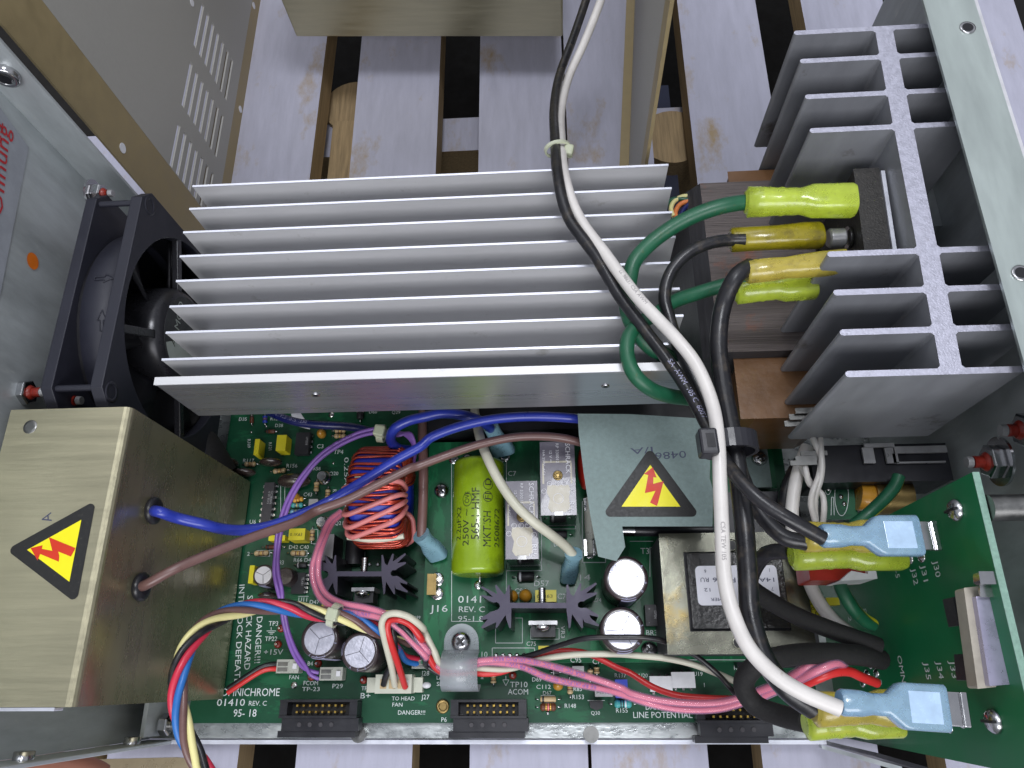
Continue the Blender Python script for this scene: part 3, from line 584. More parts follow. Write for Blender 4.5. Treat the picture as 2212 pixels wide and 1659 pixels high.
for ang, y, r_ in ((27, 1072, 2.0), (27, 1046, 2.0), (-19, 1078, 2.6)):
    n = 24; th0 = math.radians(ang); yy = P(1034, y, 32)[1]; vs = []
    for k in range(n):
        for q in (r_, r_ - .25):
            t = 2 * math.pi * k / n; th = th0 + q * math.cos(t) * (.75 if r_ > 2.3 else 1) / 10.3; vs.append((a[0] + 10.38 * math.sin(th), yy + q * math.sin(t) * 1.05, 22 + 10.38 * math.cos(th)))
    b.add(vs, [(2 * k, 2 * ((k + 1) % n), 2 * ((k + 1) % n) + 1, 2 * k + 1) for k in range(n)], 'ink')
b.build('printing', gc)
b = MB(); b.tube(curve([(c[0], c[1], 21), (c[0], c[1] - 2, 21), (c[0], c[1] - 3.8, 17), (c[0], c[1] - 4, ZR)], .8), .6, 'solder', 10); b.build('lead', gc)
# ---------------------------------------------------------------- relays
def relay(label, x0, y0, x1, y1, full):
    a, c = Z3(x0, y1, 36), Z3(x1, y0, 36); o = thing('relay', ((a[0] + c[0]) / 2, (a[1] + c[1]) / 2, ZR), label, 'relay', 'relays on the raised board')
    b = MB(); b.box(a[0], c[0], a[1], c[1], ZR + .3, 35.8, 'relay_side', 'relay'); b.build('housing', o, .5)
    W_, H_ = c[0] - a[0], c[1] - a[1]; f = lambda u, v: (a[0] + u * W_, c[1] - v * H_)
    b = MB(); zt = 36.0
    b.prism([f(.2, .60), f(.8, .60), f(.86, .68), f(.8, .76), f(.84, .92), f(.7, .96), f(.3, .96), f(.2, .9), f(.26, .78), f(.18, .7)], 35.6, zt - .05, 'relay_coil'); 
    for u in (.08, .88): b.prism([f(u - .02, .3), f(u + .03, .3), f(u + .03, .58), f(u - .02, .58)], 35.6, zt - .06, 'relay_coil')
    b.prism([f(.08, .27), f(.9, .27), f(.9, .295), f(.08, .295)], 35.6, zt - .07, 'relay_coil'); b.build('coil', o)
    b = MB(); p = f(.5, .47); b.lathe((p[0], p[1], 35.7), UP, [(0, 1.9), (.4, 1.9), (.5, 1.5), (.2, 1.2), (.3, .7), (.6, .6)], 'brass'); b.build('rivet', o)
    b = MB(); p = f(.5, .985); b.box(p[0] - 1.6, p[0] + 1.6, p[1] - .6, p[1] + .9, 34, 36.15, 'relay_side'); b.build('latch', o, .1)
    b = MB(); dn, rt = (0, -1, 0), (1, 0, 0); zz = 36.05
    def tx_(t, u, v, h, wd): letters(b, t, (*f(u, v), zz), dn, rt, h, wd, 'white_paint')
    tx_('SCHRACK', .74, .03, 1.9, H_ * .42); tx_('RP 330012', .46, .03, 1.2, H_ * .27); tx_('12 V ⎓', .27, .13, 1.1, H_ * .16); tx_('16A 250V~AC1', .08, .12, .9, H_ * .34)
    def ring(u, v, r_): 
        p = f(u, v); n = 20; vs = [(p[0] + q * math.cos(2 * math.pi * k / n), p[1] + q * math.sin(2 * math.pi * k / n), zz) for k in range(n) for q in (r_, r_ - .16)]
        b.add(vs, [(2 * k, 2 * ((k + 1) % n), 2 * ((k + 1) % n) + 1, 2 * k + 1) for k in range(n)], 'white_paint')
    for u, v, t in ((.26, .58, 'D'), (.48, .58, 'N'), (.68, .58, 'F'), (.1, .68, 'S'), (.88, .7, 'SF')):
        ring(u, v, 1.0); tx_(t, u - .05, v - .014, .8, None)
    ring(.5, .78, 2.0); ring(.86, .57, 1.4); tx_('RU', .8, .82, 2.0, 3.6); letters(b, '135', (*f(.72, .965), zz), X1, Y1, 1.1, 1.9, 'white_paint'); b.build('printing', o)
relay('smoky clear relay with white printing, lower of two, right of the lime capacitor', 862, 768, 1168, 1530, 1)
relay('smoky clear relay with white printing, upper of two, beside the grey insulating sheet', 1205, 385, 1525, 1105, 1)
# ---------------------------------------------------------------- screws on the boards
def screw(label, c, r, cat='screw', ax=UP, m='steel', name='screw', parent=None):
    b = MB(); b.lathe(c, ax, [(0, r), (r * .25, r), (r * .5, r * .82), (r * .66, r * .45), (r * .68, .01)], m, 28); o = b.build(name, parent)
    if parent is None: tag(o, label, cat)
    ax = np.array(ax, float); a = np.cross(ax, (0, 1, .01)); a /= np.linalg.norm(a); d = np.cross(ax, a); cr_ = MB(); p = np.array(c) + ax * r * .62
    t = .7; u, v = a * math.cos(t) + d * math.sin(t), -a * math.sin(t) + d * math.cos(t)
    cr_.obox(p, u * r * .5, v * r * .13, ax * r * .09, 'fan_dark'); cr_.obox(p, v * r * .5, u * r * .13, ax * r * .092, 'fan_dark'); 
    if parent is None: cr_.build('cross_slot', o)
    else: cr_.build('cross_slot', parent)
    return o
screw('crosshead screw on the raised board, left of the lime capacitor', Z3(245, 868, ZR), 3.1)
screw('crosshead screw beside the bridge rectifier, below the bright capacitors', Z7(185, 805, ZR), 3.1)
pl = MB(); a, c = Z4(1150, 835, 14), Z4(1310, 320, 14); pl.box(a[0], c[0], a[1], c[1], ZR + .02, 14, 'fuse_paper'); tag(pl.build('metal_plate', None, .2), 'small grey plate with a screw right of the black cable bundle', 'plate')
pl = MB(); c2 = Z4(1425, 835, ZR); pl.box(c[0] + .1, c2[0], a[1], c[1], ZR - 1.6, ZR, 'pcb_edge', 'pcb'); pl.build('board_strip', rbd)
screw('crosshead screw on the small grey plate', Z4(1250, 550, 14), 3.3)
# ---------------------------------------------------------------- star shaped heat sinks
OUT = [(905, 352), (1450, 352), (1450, 180), (1466, 172), (1490, 265), (1520, 290), (1580, 162), (1598, 165), (1586, 245), (1735, 155), (1745, 172), (1640, 262), (1745, 250), (1745, 270), (1640, 322), (1618, 338), (1580, 340), (1560, 362), (1562, 390), (1585, 404), (1620, 402), (1645, 402),
       (1762, 470), (1758, 492), (1672, 470), (1690, 505), (1766, 562), (1764, 582), (1625, 540), (1608, 500), (1614, 592), (1600, 600), (1545, 520), (1505, 460), (1490, 590), (1474, 600), (1450, 405), (918, 405), (915, 592), (900, 600), (872, 520), (862, 470), (780, 592), (765, 597), (772, 540), (640, 602), (622, 590),
       (692, 510), (622, 520), (622, 500), (720, 440), (770, 425), (800, 408), (808, 385), (800, 360), (775, 345), (745, 350), (720, 340), (625, 288), (635, 276), (740, 296), (692, 250), (622, 205), (635, 192), (780, 268), (760, 185), (772, 178), (850, 272), (862, 262), (884, 182), (900, 175)]
def star(label, tl, fx, fy, z0, h):
    pts = [tl(fx(x), fy(y), z0 + h)[:2] for x, y in OUT]; cc = np.mean(pts, axis=0); o = thing('star_heat_sink', (*cc, z0), label, 'heat sink', 'black finned heat sinks on the boards')
    b = MB(); b.prism([tuple(p) for p in pts], z0 + 1.5, z0 + h, 'black_plastic', 'star_sink'); b.build('body', o, .12)
    f = lambda x, y, zz: tl(fx(x), fy(y), zz)
    b = MB(); p, q = f(1085, 560, z0 + h - 8), f(1362, 530, z0 + h - 8); b.box(p[0], q[0], p[1] - .2, p[1] + 1.2, z0 + 6, z0 + h - 8, 'steel_matte'); b.build('transistor_tab', o)
    b = MB(); b.box(p[0] + .8, q[0] - .8, p[1] - 4.4, p[1] - .3, z0 + 5, z0 + h - 10.5, 'ic'); b.build('transistor', o, .3)
    b = MB(); b.lathe((p[0] * .5 + q[0] * .5, p[1] - .3, z0 + h - 8.6), (0, -1, 0), [(0, 3), (.6, 3), (1.6, 2.4), (2.2, .6)], 'steel'); b.build('screw_head', o)
    b = MB(); y0 = f(1200, 352, z0 + h)[1]; xx = f(1215, 352, z0 + h)[0]; zz = z0 + h - 3
    b.tube([(xx, y0 + .1 + k * .22, zz) for k in range(26)], [1.25 if k % 3 else 1.5 for k in range(26)], 'steel', 14); b.build('screw_thread', o)
    return o
star('black finned heat sink on the raised board below the lime capacitor', Z6, lambda x: x, lambda y: y, ZR, 23)
star('black finned heat sink below the copper wound coil, partly under pink wires', Z5, lambda x: 1290 + (x - 905) * .80, lambda y: 72 + (y - 378) * .9, 0, 24)
# ---------------------------------------------------------------- toroid coil
tc_ = (Z2(1742, 900, 22)); tcx, tcy = tc_[0], tc_[1]
to = thing('wound_coil', (tcx, tcy, 0), 'copper wound ring coil with blue tape and pink windings', 'coil')
tcy -= 1.2; RO, RI, HW, ZC = 19.2, 8.5, 9.6, 22.0
def sec(phi, off, u):                                          # a point on the rounded section at ring angle phi
    n = len(u); return u
def ringpt(phi, r, x): return V(tcx + x, tcy + r * math.sin(phi), ZC + r * math.cos(phi))
b = MB(); prof = []
for (cx_, cr_) in ((HW - 2, RO - 2), (-(HW - 2), RO - 2), (-(HW - 2), RI + 2), (HW - 2, RI + 2)):
    pass
def section(off):
    out = []; cs = [(HW - 3, RO - 3, 0), (-(HW - 3), RO - 3, 90), (-(HW - 3), RI + 3, 180), (HW - 3, RI + 3, 270)]
    for x, r, a0 in cs:
        for k in range(5):
            t = math.radians(a0 + k * 22.5); out.append((x + (3 + off) * math.cos(t), r + (3 + off) * math.sin(t)))
    return out
n = 48; b.loft([[ringpt(2 * math.pi * i / n, r, x) for x, r in section(0)] for i in range(n + 1)], 'tape_blue', False); b.build('core', to)
b = MB(); k = 0; phi = -2.4
while phi < 2.4:
    if not (-.62 < phi < -.30 and k % 2) and not (0.55 < phi < .66):
        tl_ = .05 * math.sin(k * 1.7); sc = section(.75 + .15 * math.sin(k * 2.3)); pts = [ringpt(phi + tl_ * (x / HW), r, x) for x, r in sc]
        b.tube(pts + [pts[0]], .62, 'copper', 8, False)
    phi += .085 if phi < .15 else .115; k += 1
b.build('copper_winding', to)
b = MB()
for i, (phi, sl) in enumerate(((.02, -.10), (-.38, -.34), (-.62, -.40), (-.86, -.40), (-2.2, 0))):
    sc = section(1.9); pts = [ringpt(phi + sl * -(x / HW) * .5, r, x) for x, r in sc]; b.tube(curve(pts + [pts[0]], .8), 1.0, 'pink_winding', 10, False)
b.build('pink_winding', to)
b = MB(); b.tube(curve([ringpt(-1.18 + .04 * abs(x / 10), RO + 1.2 - abs(x) * .12, x) for x in (-11, -8, -3, 3, 8, 11)]), 1.1, 'w_cream', 10); b.build('cream_tie', to)
b = MB(); p = Z2(1520, 760, 40); b.box(p[0] - 1.8, p[0] + 1.8, p[1] - 1.8, p[1] + 1.8, 37.5, 41.5, 'tie_white'); b.build('tie_head', to, .6)
b = MB()
for i in range(4):
    pts = [Z2(1740 + 10 * i, 300 + 8 * i, 30), Z2(1850 + 12 * i, 290 + 14 * i, 34), Z2(1960 + 16 * i, 330 - 6 * i, 32), Z2(2030 + 8 * i, 420 + 14 * i, 26), Z2(2040, 560 + 10 * i, 16)]; b.tube(curve(pts), .7, 'w_purple', 8)
b.build('purple_winding', to)
# ---------------------------------------------------------------- T3 transformer
ZT = 44.0; pts = [Z4(262, 1282, ZT), Z4(1480, 1282, ZT), P(1757, 1352, ZT), P(1757, 1404, ZT), P(1436, 1418, ZT)]
tr = thing('board_transformer', (P(1590, 1280, ZT)[0], P(1590, 1280, ZT)[1], ZR), 'varnished board transformer in a metal frame with a white label, under the cables', 'transformer')
x0, x1, y0, y1 = pts[0][0] + .6, pts[2][0], P(1600, 1413, ZT)[1], pts[0][1]
ix0, ix1, iy0, iy1 = Z4(540, 1480, ZT)[0], Z7(1500, 300, ZT)[0], Z7(800, 605, ZT)[1], Z4(800, 1478, ZT)[1]
b = MB(); b.box(x0, x1, iy1 + .8, y1, ZT - 1.5, ZT, 'xfmr_metal'); b.box(x0, x1, y0, iy0 - .8, ZT - 1.5, ZT, 'xfmr_metal'); b.box(x0, ix0 - .8, iy0 - .79, iy1 + .79, ZT - 1.5, ZT, 'xfmr_metal'); b.box(ix1 + .8, x1, iy0 - .79, iy1 + .79, ZT - 1.5, ZT, 'xfmr_metal')
b.build('frame', tr, .25)
b = MB(); b.box(x0 + .3, x1 - .3, y0 + .3, y1 - .3, ZR, ZT - 1.52, 'core_side'); b.build('core', tr, .3)
b = MB(); b.box(ix0, ix1, iy0, iy1, ZT - 1.4, ZT + 2.2, 'dark_core'); b.build('winding_cap', tr, .5)
b = MB(); lx0, lx1, ly1, ly0 = Z4(628, 1590, ZT + 2.4)[0], Z4(1415, 1590, ZT + 2.4)[0], Z4(800, 1592, ZT + 2.4)[1], Z7(700, 378, ZT + 2.4)[1]
rp = []
for cx_, cy_, a0 in ((lx1 - 1.6, ly1 - 1.6, 0), (lx0 + 1.6, ly1 - 1.6, 90), (lx0 + 1.6, ly0 + 1.6, 180), (lx1 - 1.6, ly0 + 1.6, 270)):
    for k in range(5): t = math.radians(a0 + 22.5 * k); rp.append((cx_ + 1.6 * math.cos(t), cy_ + 1.6 * math.sin(t)))
b.prism(rp, ZT + 2.2, ZT + 2.35, 'paper_label'); lb = b.build('label', tr)
b = MB()
for t, X, Y, h, wd, tl in (('14A', 1395, 110, 42, 150, Z7), ('1', 1352, 20, 36, None, Z7), ('7', 1388, 200, 36, None, Z7), ('R6', 1020, 110, 48, 110, Z7), ('56', 890, 110, 46, 90, Z7), ('RU', 762, 110, 44, 80, Z7), ('12', 778, 212, 34, 60, Z7), ('6', 738, 32, 34, None, Z7), ('FORMER', 1010, 305, 32, 230, Z7)):
    silk(b, tl, t, X, Y, h, ZT + 2.4, 180, wd, 'ink_blue')
b.build('printing', lb)
for c in (Z4(985, 1395, ZT), Z7(1050, 738, ZT)):
    b = MB(); b.lathe((c[0], c[1], ZT), UP, [(.01, 2.2), (.3, 2.2), (.3, 1.7)], 'xfmr_metal'); b.cyl((c[0], c[1], ZT + .31), (c[0], c[1], ZT + .33), 1.65, 'fan_dark'); b.build('mounting_hole', tr)
# ---------------------------------------------------------------- grey insulating sheet with warning sign
ZP = 58.0
shp = [(1247.9, 893.6), (1250, 934), (1261, 1023), (1275, 1112), (1292, 1202), (1331.6, 1212), (1350.6, 1181.5), (1344, 1137), (1539, 1137), (1541, 1060), (1533, 1034), (1535, 960), (1519, 916), (1508, 903.6), (1360, 894.5)]
pp = [tuple(P(x, y, ZP)[:2]) for x, y in shp]; b = MB(); b.prism(pp, ZP - .35, ZP, 'fuse_paper'); fp = b.build('insulating_sheet', None, .1); tag(fp, 'grey green insulating sheet with a warning triangle and the number 04861/A', 'insulating sheet')
b = MB(); A, B, C_, D_ = P(1247.9, 893.6, ZP), P(1519, 905, ZP), P(1515, 895, 36), P(1225, 880, 36)
b.add([A, B, B + V(0, 6, -18), A + V(-2, 6, -18), A - UP * .4, B - UP * .4, B + V(0, 5.6, -18), A + V(-2, 5.6, -18)], [(0, 1, 2, 3), (7, 6, 5, 4), (0, 3, 7, 4), (1, 5, 6, 2), (3, 2, 6, 7)], 'fuse_paper'); b.build('folded_edge', fp)
b = MB(); silk(b, Z4, '0486', 540, 478, 76, ZP, 184, 300, 'ink_blue'); silk(b, Z4, 'I/A', 218, 440, 66, ZP, 184, 215, 'ink_blue'); b.build('lettering', fp)
def tri_sign(name, label, tp, bl, br, bolt, nrm, th=.25, group=None):
    """rounded black triangle, yellow field, red lightning arrow; corner points in mm"""
    tp, bl, br = map(np.array, (tp, bl, br)); ce = (tp + bl + br) / 3; L = np.linalg.norm(bl - br); nrm = np.array(nrm, float)
    o = MB(); r = L * .05; ring = []
    for p, q0_, q1_ in ((tp, br, bl), (bl, tp, br), (br, bl, tp)):
        di = (ce - p); di /= np.linalg.norm(di); cc = p + di * r * 1.6; a0 = q0_ - p; a0 /= np.linalg.norm(a0); a1 = q1_ - p; a1 /= np.linalg.norm(a1)
        n0 = -(a1 - a0 * (a1 @ a0)); n0 /= np.linalg.norm(n0); n1 = -(a0 - a1 * (a0 @ a1)); n1 /= np.linalg.norm(n1)
        for k in range(7):
            f_ = k / 6; d = n0 * (1 - f_) + n1 * f_; d /= np.linalg.norm(d); ring.append(cc + d * r)
    n = len(ring); o.add([p + nrm * .08 for p in ring], [tuple(range(n))], 'sign_black'); root = o.build(name)
    tag(root, label, 'warning sign', group)
    b = MB(); ins = [ce + (p - ce) * .62 for p in (tp, bl, br)]; b.add([p + nrm * .14 for p in ins], [(0, 1, 2)], 'sign_yellow'); b.build('yellow_field', root)
    b = MB(); b.add([p + nrm * .2 for p in bolt], [tuple(range(len(bolt)))], 'sign_red'); b.build('lightning_arrow', root)
    return root
bolt4 = [(222, 640), (135, 705), (178, 715), (145, 890), (248, 868), (195, 982), (262, 1015), (272, 985), (326, 775), (226, 800), (228, 735), (258, 740)]
bz = [Z4(x, y, ZP) for x, y in bolt4]
tri_sign('warning_sign', 'yellow and black triangle with red lightning arrow on the grey insulating sheet', Z4(195, 455, ZP), Z4(-255, 1105, ZP), Z4(668, 1105, ZP), bz, UP, group='high voltage warning signs')
# ---------------------------------------------------------------- fuse under the sheet
fu = thing('fuse_holder', tuple(Z3(1670, 1250, ZR)), 'metal fuse clips beside the edge of the grey insulating sheet', 'fuse holder')
for y0_, y1_ in ((945, 1070), (1345, 1500)):
    p, q = Z3(1625, y1_, ZR + 6), Z3(1725, y0_, ZR + 6); b = MB()
    b.box(p[0], p[0] + 1, p[1], q[1], ZR, ZR + 8, 'steel'); b.box(q[0] - 1, q[0], p[1], q[1], ZR, ZR + 8, 'steel'); b.box(p[0] + 1.01, q[0] - 1.01, p[1], q[1], ZR + .1, ZR + 1, 'steel'); b.build('clip', fu, .3)
p = Z3(1675, 940, ZR + 5); q = Z3(1690, 1480, ZR + 5); b = MB(); b.cyl((p[0], p[1], ZR + 5), (p[0], q[1], ZR + 5), 2.5, 'clear_plastic'); b.build('glass_tube', fu)
b = MB(); p = Z4(0, 1245, 22); q = Z4(45, 1245, 22); b.cyl(Z3(1990, 1245, 24), Z3(2110, 1245, 24), 2.6, 'steel'); b.cyl(Z3(2111, 1245, 24), Z4(800, 1245, 24), 2.5, 'black_plastic'); tag(b.build('fuse'), 'dark tubular fuse with metal end below the grey insulating sheet', 'fuse')
# dark capacitor with round printed top under the blue wire
c = Z3(1130, 190, 18); b = MB(); b.lathe((c[0], c[1] + 2, 0), UP, [(0, 9), (17, 9), (18, 8)], 'fan_dark', 36); rc = b.build('round_component'); tag(rc, 'black round component with printed rim under the blue wire', 'component')
b = MB()
for i, chh in enumerate('OPTIMUM TITANIE'):
    a = math.radians(-150 + i * 8.5 * 1.4); d = V(math.cos(a), math.sin(a), 0)
    if chh != ' ': letters(b, chh, V(c[0], c[1] + 2, 18.1) + d * 7.2, np.cross(UP, d), -d, 1.2, None, 'cap_stripe')
b.build('printing', rc)
# ================================================================= CONNECTORS ALONG THE FRONT EDGE
def header(label, tl, X, Y, front=True):
    p = tl(X, Y, 8); q = tl(X + 735, Y + 200, 8); x0, x1 = p[0], q[0]; y1 = p[1]; y0 = y1 - 6.6
    o = thing('pin_header', ((x0 + x1) / 2, (y0 + y1) / 2, 0), label, 'connector', 'black pin headers along the front edge')
    b = MB(); b.box(x0, x1, y1 - .9, y1, .2, 8, 'black_plastic'); b.box(x0, x1, y0, y0 + .9, .2, 8, 'black_plastic'); b.box(x0, x0 + 3, y0 + .91, y1 - .91, .2, 7.6, 'black_plastic'); b.box(x1 - 3, x1, y0 + .91, y1 - .91, .2, 7.6, 'black_plastic'); b.box(x0 + 3.01, x1 - 3.01, y0 + .91, y1 - .91, .2, 1.5, 'fan_dark')
    b.box(x0 + 1, x1 + .6, y0 - 4.6, y0 - .02, .2, 6.6, 'black_plastic'); b.box(x0 - 1, x1 - 1, y0 - 7, y0 - 4.62, -2, 4.4, 'black_plastic')
    b.build('shroud', o, .3)
    for k in range(8):
        for r_ in range(2):
            x = x0 + 6.4 + k * 2.52; y = y1 - 2.2 - r_ * 2.3
            b = MB(); b.box(x - .38, x + .38, y - .38, y + .38, 1.5, 6.2, 'gold_pin'); b.build('pin', o, .12)
    for k in range(4):
        b = MB(); x = x0 + 8 + k * 4.2; b.lathe((x, y0 - 2.3, 6.62), UP, [(0, .9), (.25, .8)], 'ic_grey', 14); b.build('nub', o)
    return o
header('black pin header left of the other two, below the board lettering', Z5, 745, 1290)
header('black pin header in the middle, marked P6, with gold pins', Z6, 330, 1290)
header('black pin header at right, mostly hidden under the pink wires', Z7, 640, 1330)
# white wire connectors
def plug(label, tl, x0, y0, x1, y1, n, z0=0, h=7, m='cream_plastic', holes=True, group=None):
    a, c = tl(x0, y1, z0 + h), tl(x1, y0, z0 + h); o = thing('wire_connector', ((a[0] + c[0]) / 2, (a[1] + c[1]) / 2, z0), label, 'connector', group); W_, H_ = c[0] - a[0], c[1] - a[1]
    b = MB(); b.box(a[0] + .05 * W_, c[0] - .05 * W_, a[1], c[1], z0 + .2, z0 + h, m); b.build('housing', o, .4)
    if holes == 'h':
        for k in range(n):
            xx = a[0] + W_ * (.17 + .22 * k); b = MB(); b.box(xx, xx + W_ * .16, a[1] + H_ * .25, a[1] + H_ * .75, z0 + h, z0 + h + .12, 'res_tan'); b.build('socket', o)
    else:
        for k in range(n):
            yy = a[1] + H_ * (.12 + .8 / n * k); b = MB(); b.box(a[0] + W_ * .1, a[0] + W_ * .5, yy, yy + H_ * .6 / n, z0 + h, z0 + h + .1, 'steel_dull'); b.build('contact', o)
    b = MB(); b.box(c[0] - .28 * W_, c[0] - .12 * W_, a[1] + H_ * .3, a[1] + H_ * .7, z0 + h + .02, z0 + h + .7, 'white_plastic'); b.build('latch', o, .2)
    return o
plug('small clear two wire connector marked FAN on the red and black wire', Z5, 690, 900, 945, 1035, 2, 0, 6, 'clear_plastic')
plug('small clear two wire connector marked P29 on the purple wires', Z5, 1110, 975, 1365, 1105, 2, 0, 6, 'clear_plastic')
plug('small clear connector marked J28 on red and blue wires', Z5, 2005, 905, 2260, 990, 2, 0, 6, 'clear_plastic')
pj = plug('cream three way connector TO HEAD FAN with black, cream and red wires', Z5, 1640, 1045, 2040, 1232, 3, 0, 9, 'cream_plastic', 'h')
b = MB(); a, c = Z5(1580, 1222, 4), Z5(2125, 1075, 4); b.box(a[0], c[0], a[1], c[1], .1, 4, 'cream_plastic'); b.build('base', pj, .3)
b = MB(); c = Z5(2160, 1150, 4); b.ball((c[0], c[1], 3.5), 1.8, 1.2, 1.2, 'white_plastic'); b.build('locking_peg', pj)
# ================================================================= BIG FINNED HEAT SINK
hs = thing('finned_heat_sink', (-44, 128, 68), 'large silver aluminium heat sink with long parallel fins, beside the fan', 'heat sink')
xl, xr = -129, 41
for k in range(8):
    y = 166.7 - 9.74 * k; b = MB(); xo = 1.2 * math.sin(k * 2.1) * .3
    b.box(xl + xo, xr + xo, y - .7, y, 71.5, 99.4, 'alu'); b.box(xl + xo, xr + xo, y - .75, y + .05, 99.41, 100, 'alu_edge'); b.build('fin', hs, .25)
b = MB(); b.box(xl, xr, 92.5, 167, 68, 71.4, 'alu'); b.build('base', hs)
b = MB(); b.box(xl - .5, xr + 2, 89.2, 91.6, 69, 99.4, 'alu_side'); b.box(xl - .5, xr + 2, 89.0, 91.7, 99.42, 100.6, 'alu'); b.build('side_rail', hs, .7)
for px, py in ((682, 853), (1308, 834)):
    d = ray(px, py); t = 89.1 / d[1]; c = V(0, 0, HC) + d * t; b = MB(); b.lathe(c, (0, -1, 0), [(-.2, 1.3), (.25, 1.3), (.3, .9)], 'steel'); b.build('rivet', hs)
    b = MB(); b.lathe(c + V(0, -.32, 0), (0, -1, 0), [(0, .8), (.02, .8)], 'fan_dark'); b.build('rivet_hole', hs)
for x in (-110, 20):
    b = MB(); b.box(x - 4, x + 4, 120, 128, 0, 68, 'steel_dull'); b.build('support', hs)
# ================================================================= FAN
fx0, fx1, fy0, fy1, fz0, fz1 = -168, -147, 84, 168, 16, 100; fcy, fcz = 126, 58
fan = thing('cooling_fan', (-157, 126, fz0), 'black square plastic cooling fan beside the left wall', 'fan')
def plate_hole(mb, xa, xb, m, rad):
    n = 48; sq = []; ci = []
    for k in range(n):
        t = 2 * math.pi * (k + .5) / n; c_, s_ = math.cos(t), math.sin(t); q = 42 / max(abs(c_), abs(s_)); sq.append((c_ * q, s_ * q)); ci.append((c_ * rad, s_ * rad))
    vs = [(x, fcy + a_, fcz + b_) for x in (xa, xb) for L_ in (sq, ci) for a_, b_ in L_]
    fs = []
    for k in range(n):
        j = (k + 1) % n; fs += [(k, n + k, n + j, j), (2 * n + k, 2 * n + j, 3 * n + j, 3 * n + k), (k, j, 2 * n + j, 2 * n + k), (n + k, 3 * n + k, 3 * n + j, n + j)]
    mb.add(vs, fs, m)
b = MB(); b.lathe((fx0 + .5, fcy, fcz), (1, 0, 0), [(0, 38.9), (.8, 38.9)], 'fan_dark', 48); b.build('dark_backing', fan)  # added dark disc so the open fan looks black inside
b = MB(); plate_hole(b, fx0, fx0 + 4, 'fan_plastic', 39); b.build('left_flange', fan, .3)
b = MB(); plate_hole(b, fx1 - 4.2, fx1, 'fan_plastic', 39); b.build('right_flange', fan, .3)
b = MB(); n = 56; R1, R2 = 40.6, 39.2
ri = [[(x, fcy + r_ * math.cos(2 * math.pi * k / n), fcz + r_ * math.sin(2 * math.pi * k / n)) for k in range(n)] for x, r_ in ((fx0 + 4.05, 37.5), (fx0 + 6, R1), (fx1 - 6, R1 + .2), (fx1 - 4.25, 38.5))]
b.loft(ri, 'fan_plastic', False)
b.loft([[(x, fcy + R2 * math.cos(2 * math.pi * k / n), fcz + R2 * math.sin(2 * math.pi * k / n)) for k in range(n)] for x in (fx1 - 4, fx0 + 4)], 'fan_dark', False); b.build('barrel', fan)
def arrow(mb, px, py, dx, dy):                                  # moulded arrow outline on top of the barrel
    c = P(px, py, fcz + R1 + .3)
    zz = lambda y: fcz + math.sqrt(max(1, (R1 + .35) ** 2 - (y - fcy) ** 2))
    pts = [(-3, -.6), (.5, -.6), (.5, -1.6), (4, 0), (.5, 1.6), (.5, .6), (-3, .6)]
    W_ = [(c[0] + a_ * dx - b_ * dy, c[1] + a_ * dy + b_ * dx) for a_, b_ in pts]
    for i in range(len(W_)):
        A_, B_ = W_[i], W_[(i + 1) % len(W_)]; mb.cyl((A_[0], A_[1], zz(A_[1])), (B_[0], B_[1], zz(B_[1])), .2, 'fan_plastic', n=6)
b = MB(); arrow(b, 222, 600, 1, 0); arrow(b, 213, 690, 0, 1); b.build('moulded_arrows', fan)
b = MB(); b.lathe((fx1 - 17, fcy, fcz), (1, 0, 0), [(0, 20), (13, 20), (16.5, 19.4), (18.3, 17.4), (18.6, 16.5)], 'hub', 48); b.build('hub', fan)
b = MB(); b.lathe((fx1 + 1.65, fcy, fcz), (1, 0, 0), [(0, 16.3), (.12, 16.2)], 'ic', 48); hl = b.build('hub_label', fan)
b = MB(); xx = fx1 + 1.9; pts = [(xx, fcy + 15.6 * math.cos(t), fcz + 15.6 * math.sin(t)) for t in [math.radians(120 + 7.5 * k) for k in range(25)]]; b.add(pts, [tuple(range(25))], 'hub_label')
letters(b, 'COMAIR', (xx + .02, fcy + 12, fcz + 6), (0, -1, 0), (0, 0, 1), 4, 20, 'hub_label'); letters(b, 'SA', (xx + .1, fcy - 2, fcz + 7), (0, -1, 0), (0, 0, 1), 3.4, 5, 'ink'); b.build('printing', hl)
for k in range(4):
    a = math.radians(20 + 90 * k); d = V(0, math.cos(a), math.sin(a)); b = MB(); b.obox(V(fx1 - 1.5, fcy, fcz) + d * 28, d * 13, np.cross(d, X1) * 1.6, X1 * 1.3, 'hub'); b.build('strut', fan, .4)
for k in range(7):
    a = 2 * math.pi * k / 7; b = MB(); rows = []
    for j in range(6):
        r_ = 17.8 + j * 4.1; ring = []
        for i in range(5):
            t = a + (i - 2) * .17; ring.append((fx0 + 6 + i * 2.4, fcy + r_ * math.cos(t), fcz + r_ * math.sin(t)))
        rows.append(ring)
    vs = [p for r_ in rows for p in r_]; fs = [(j * 5 + i, j * 5 + i + 1, (j + 1) * 5 + i + 1, (j + 1) * 5 + i) for j in range(5) for i in range(4)]
    b.add(vs, fs, 'fan_dark', True); o = b.build('blade', fan); sm = o.modifiers.new('thickness', 'SOLIDIFY'); sm.thickness = .0012
for sy, sz in ((-1, 1), (1, 1), (1, -1), (-1, -1)):
    b = MB(); b.lathe((fx1 - 4.0, fcy + sy * 36.6, fcz + sz * 36.6), (1, 0, 0), [(0, 3.6), (4.15, 3.6), (4.2, 2.3), (3.6, 2.2)], 'fan_plastic'); b.build('screw_boss', fan)
    b = MB(); b.cyl((fx0 + 4.02, fcy + sy * 36, fcz + sz * 39.5), (fx1 - 4.3, fcy + sy * 36, fcz + sz * 39.5), 1.1, 'fan_plastic'); b.build('corner_post', fan)
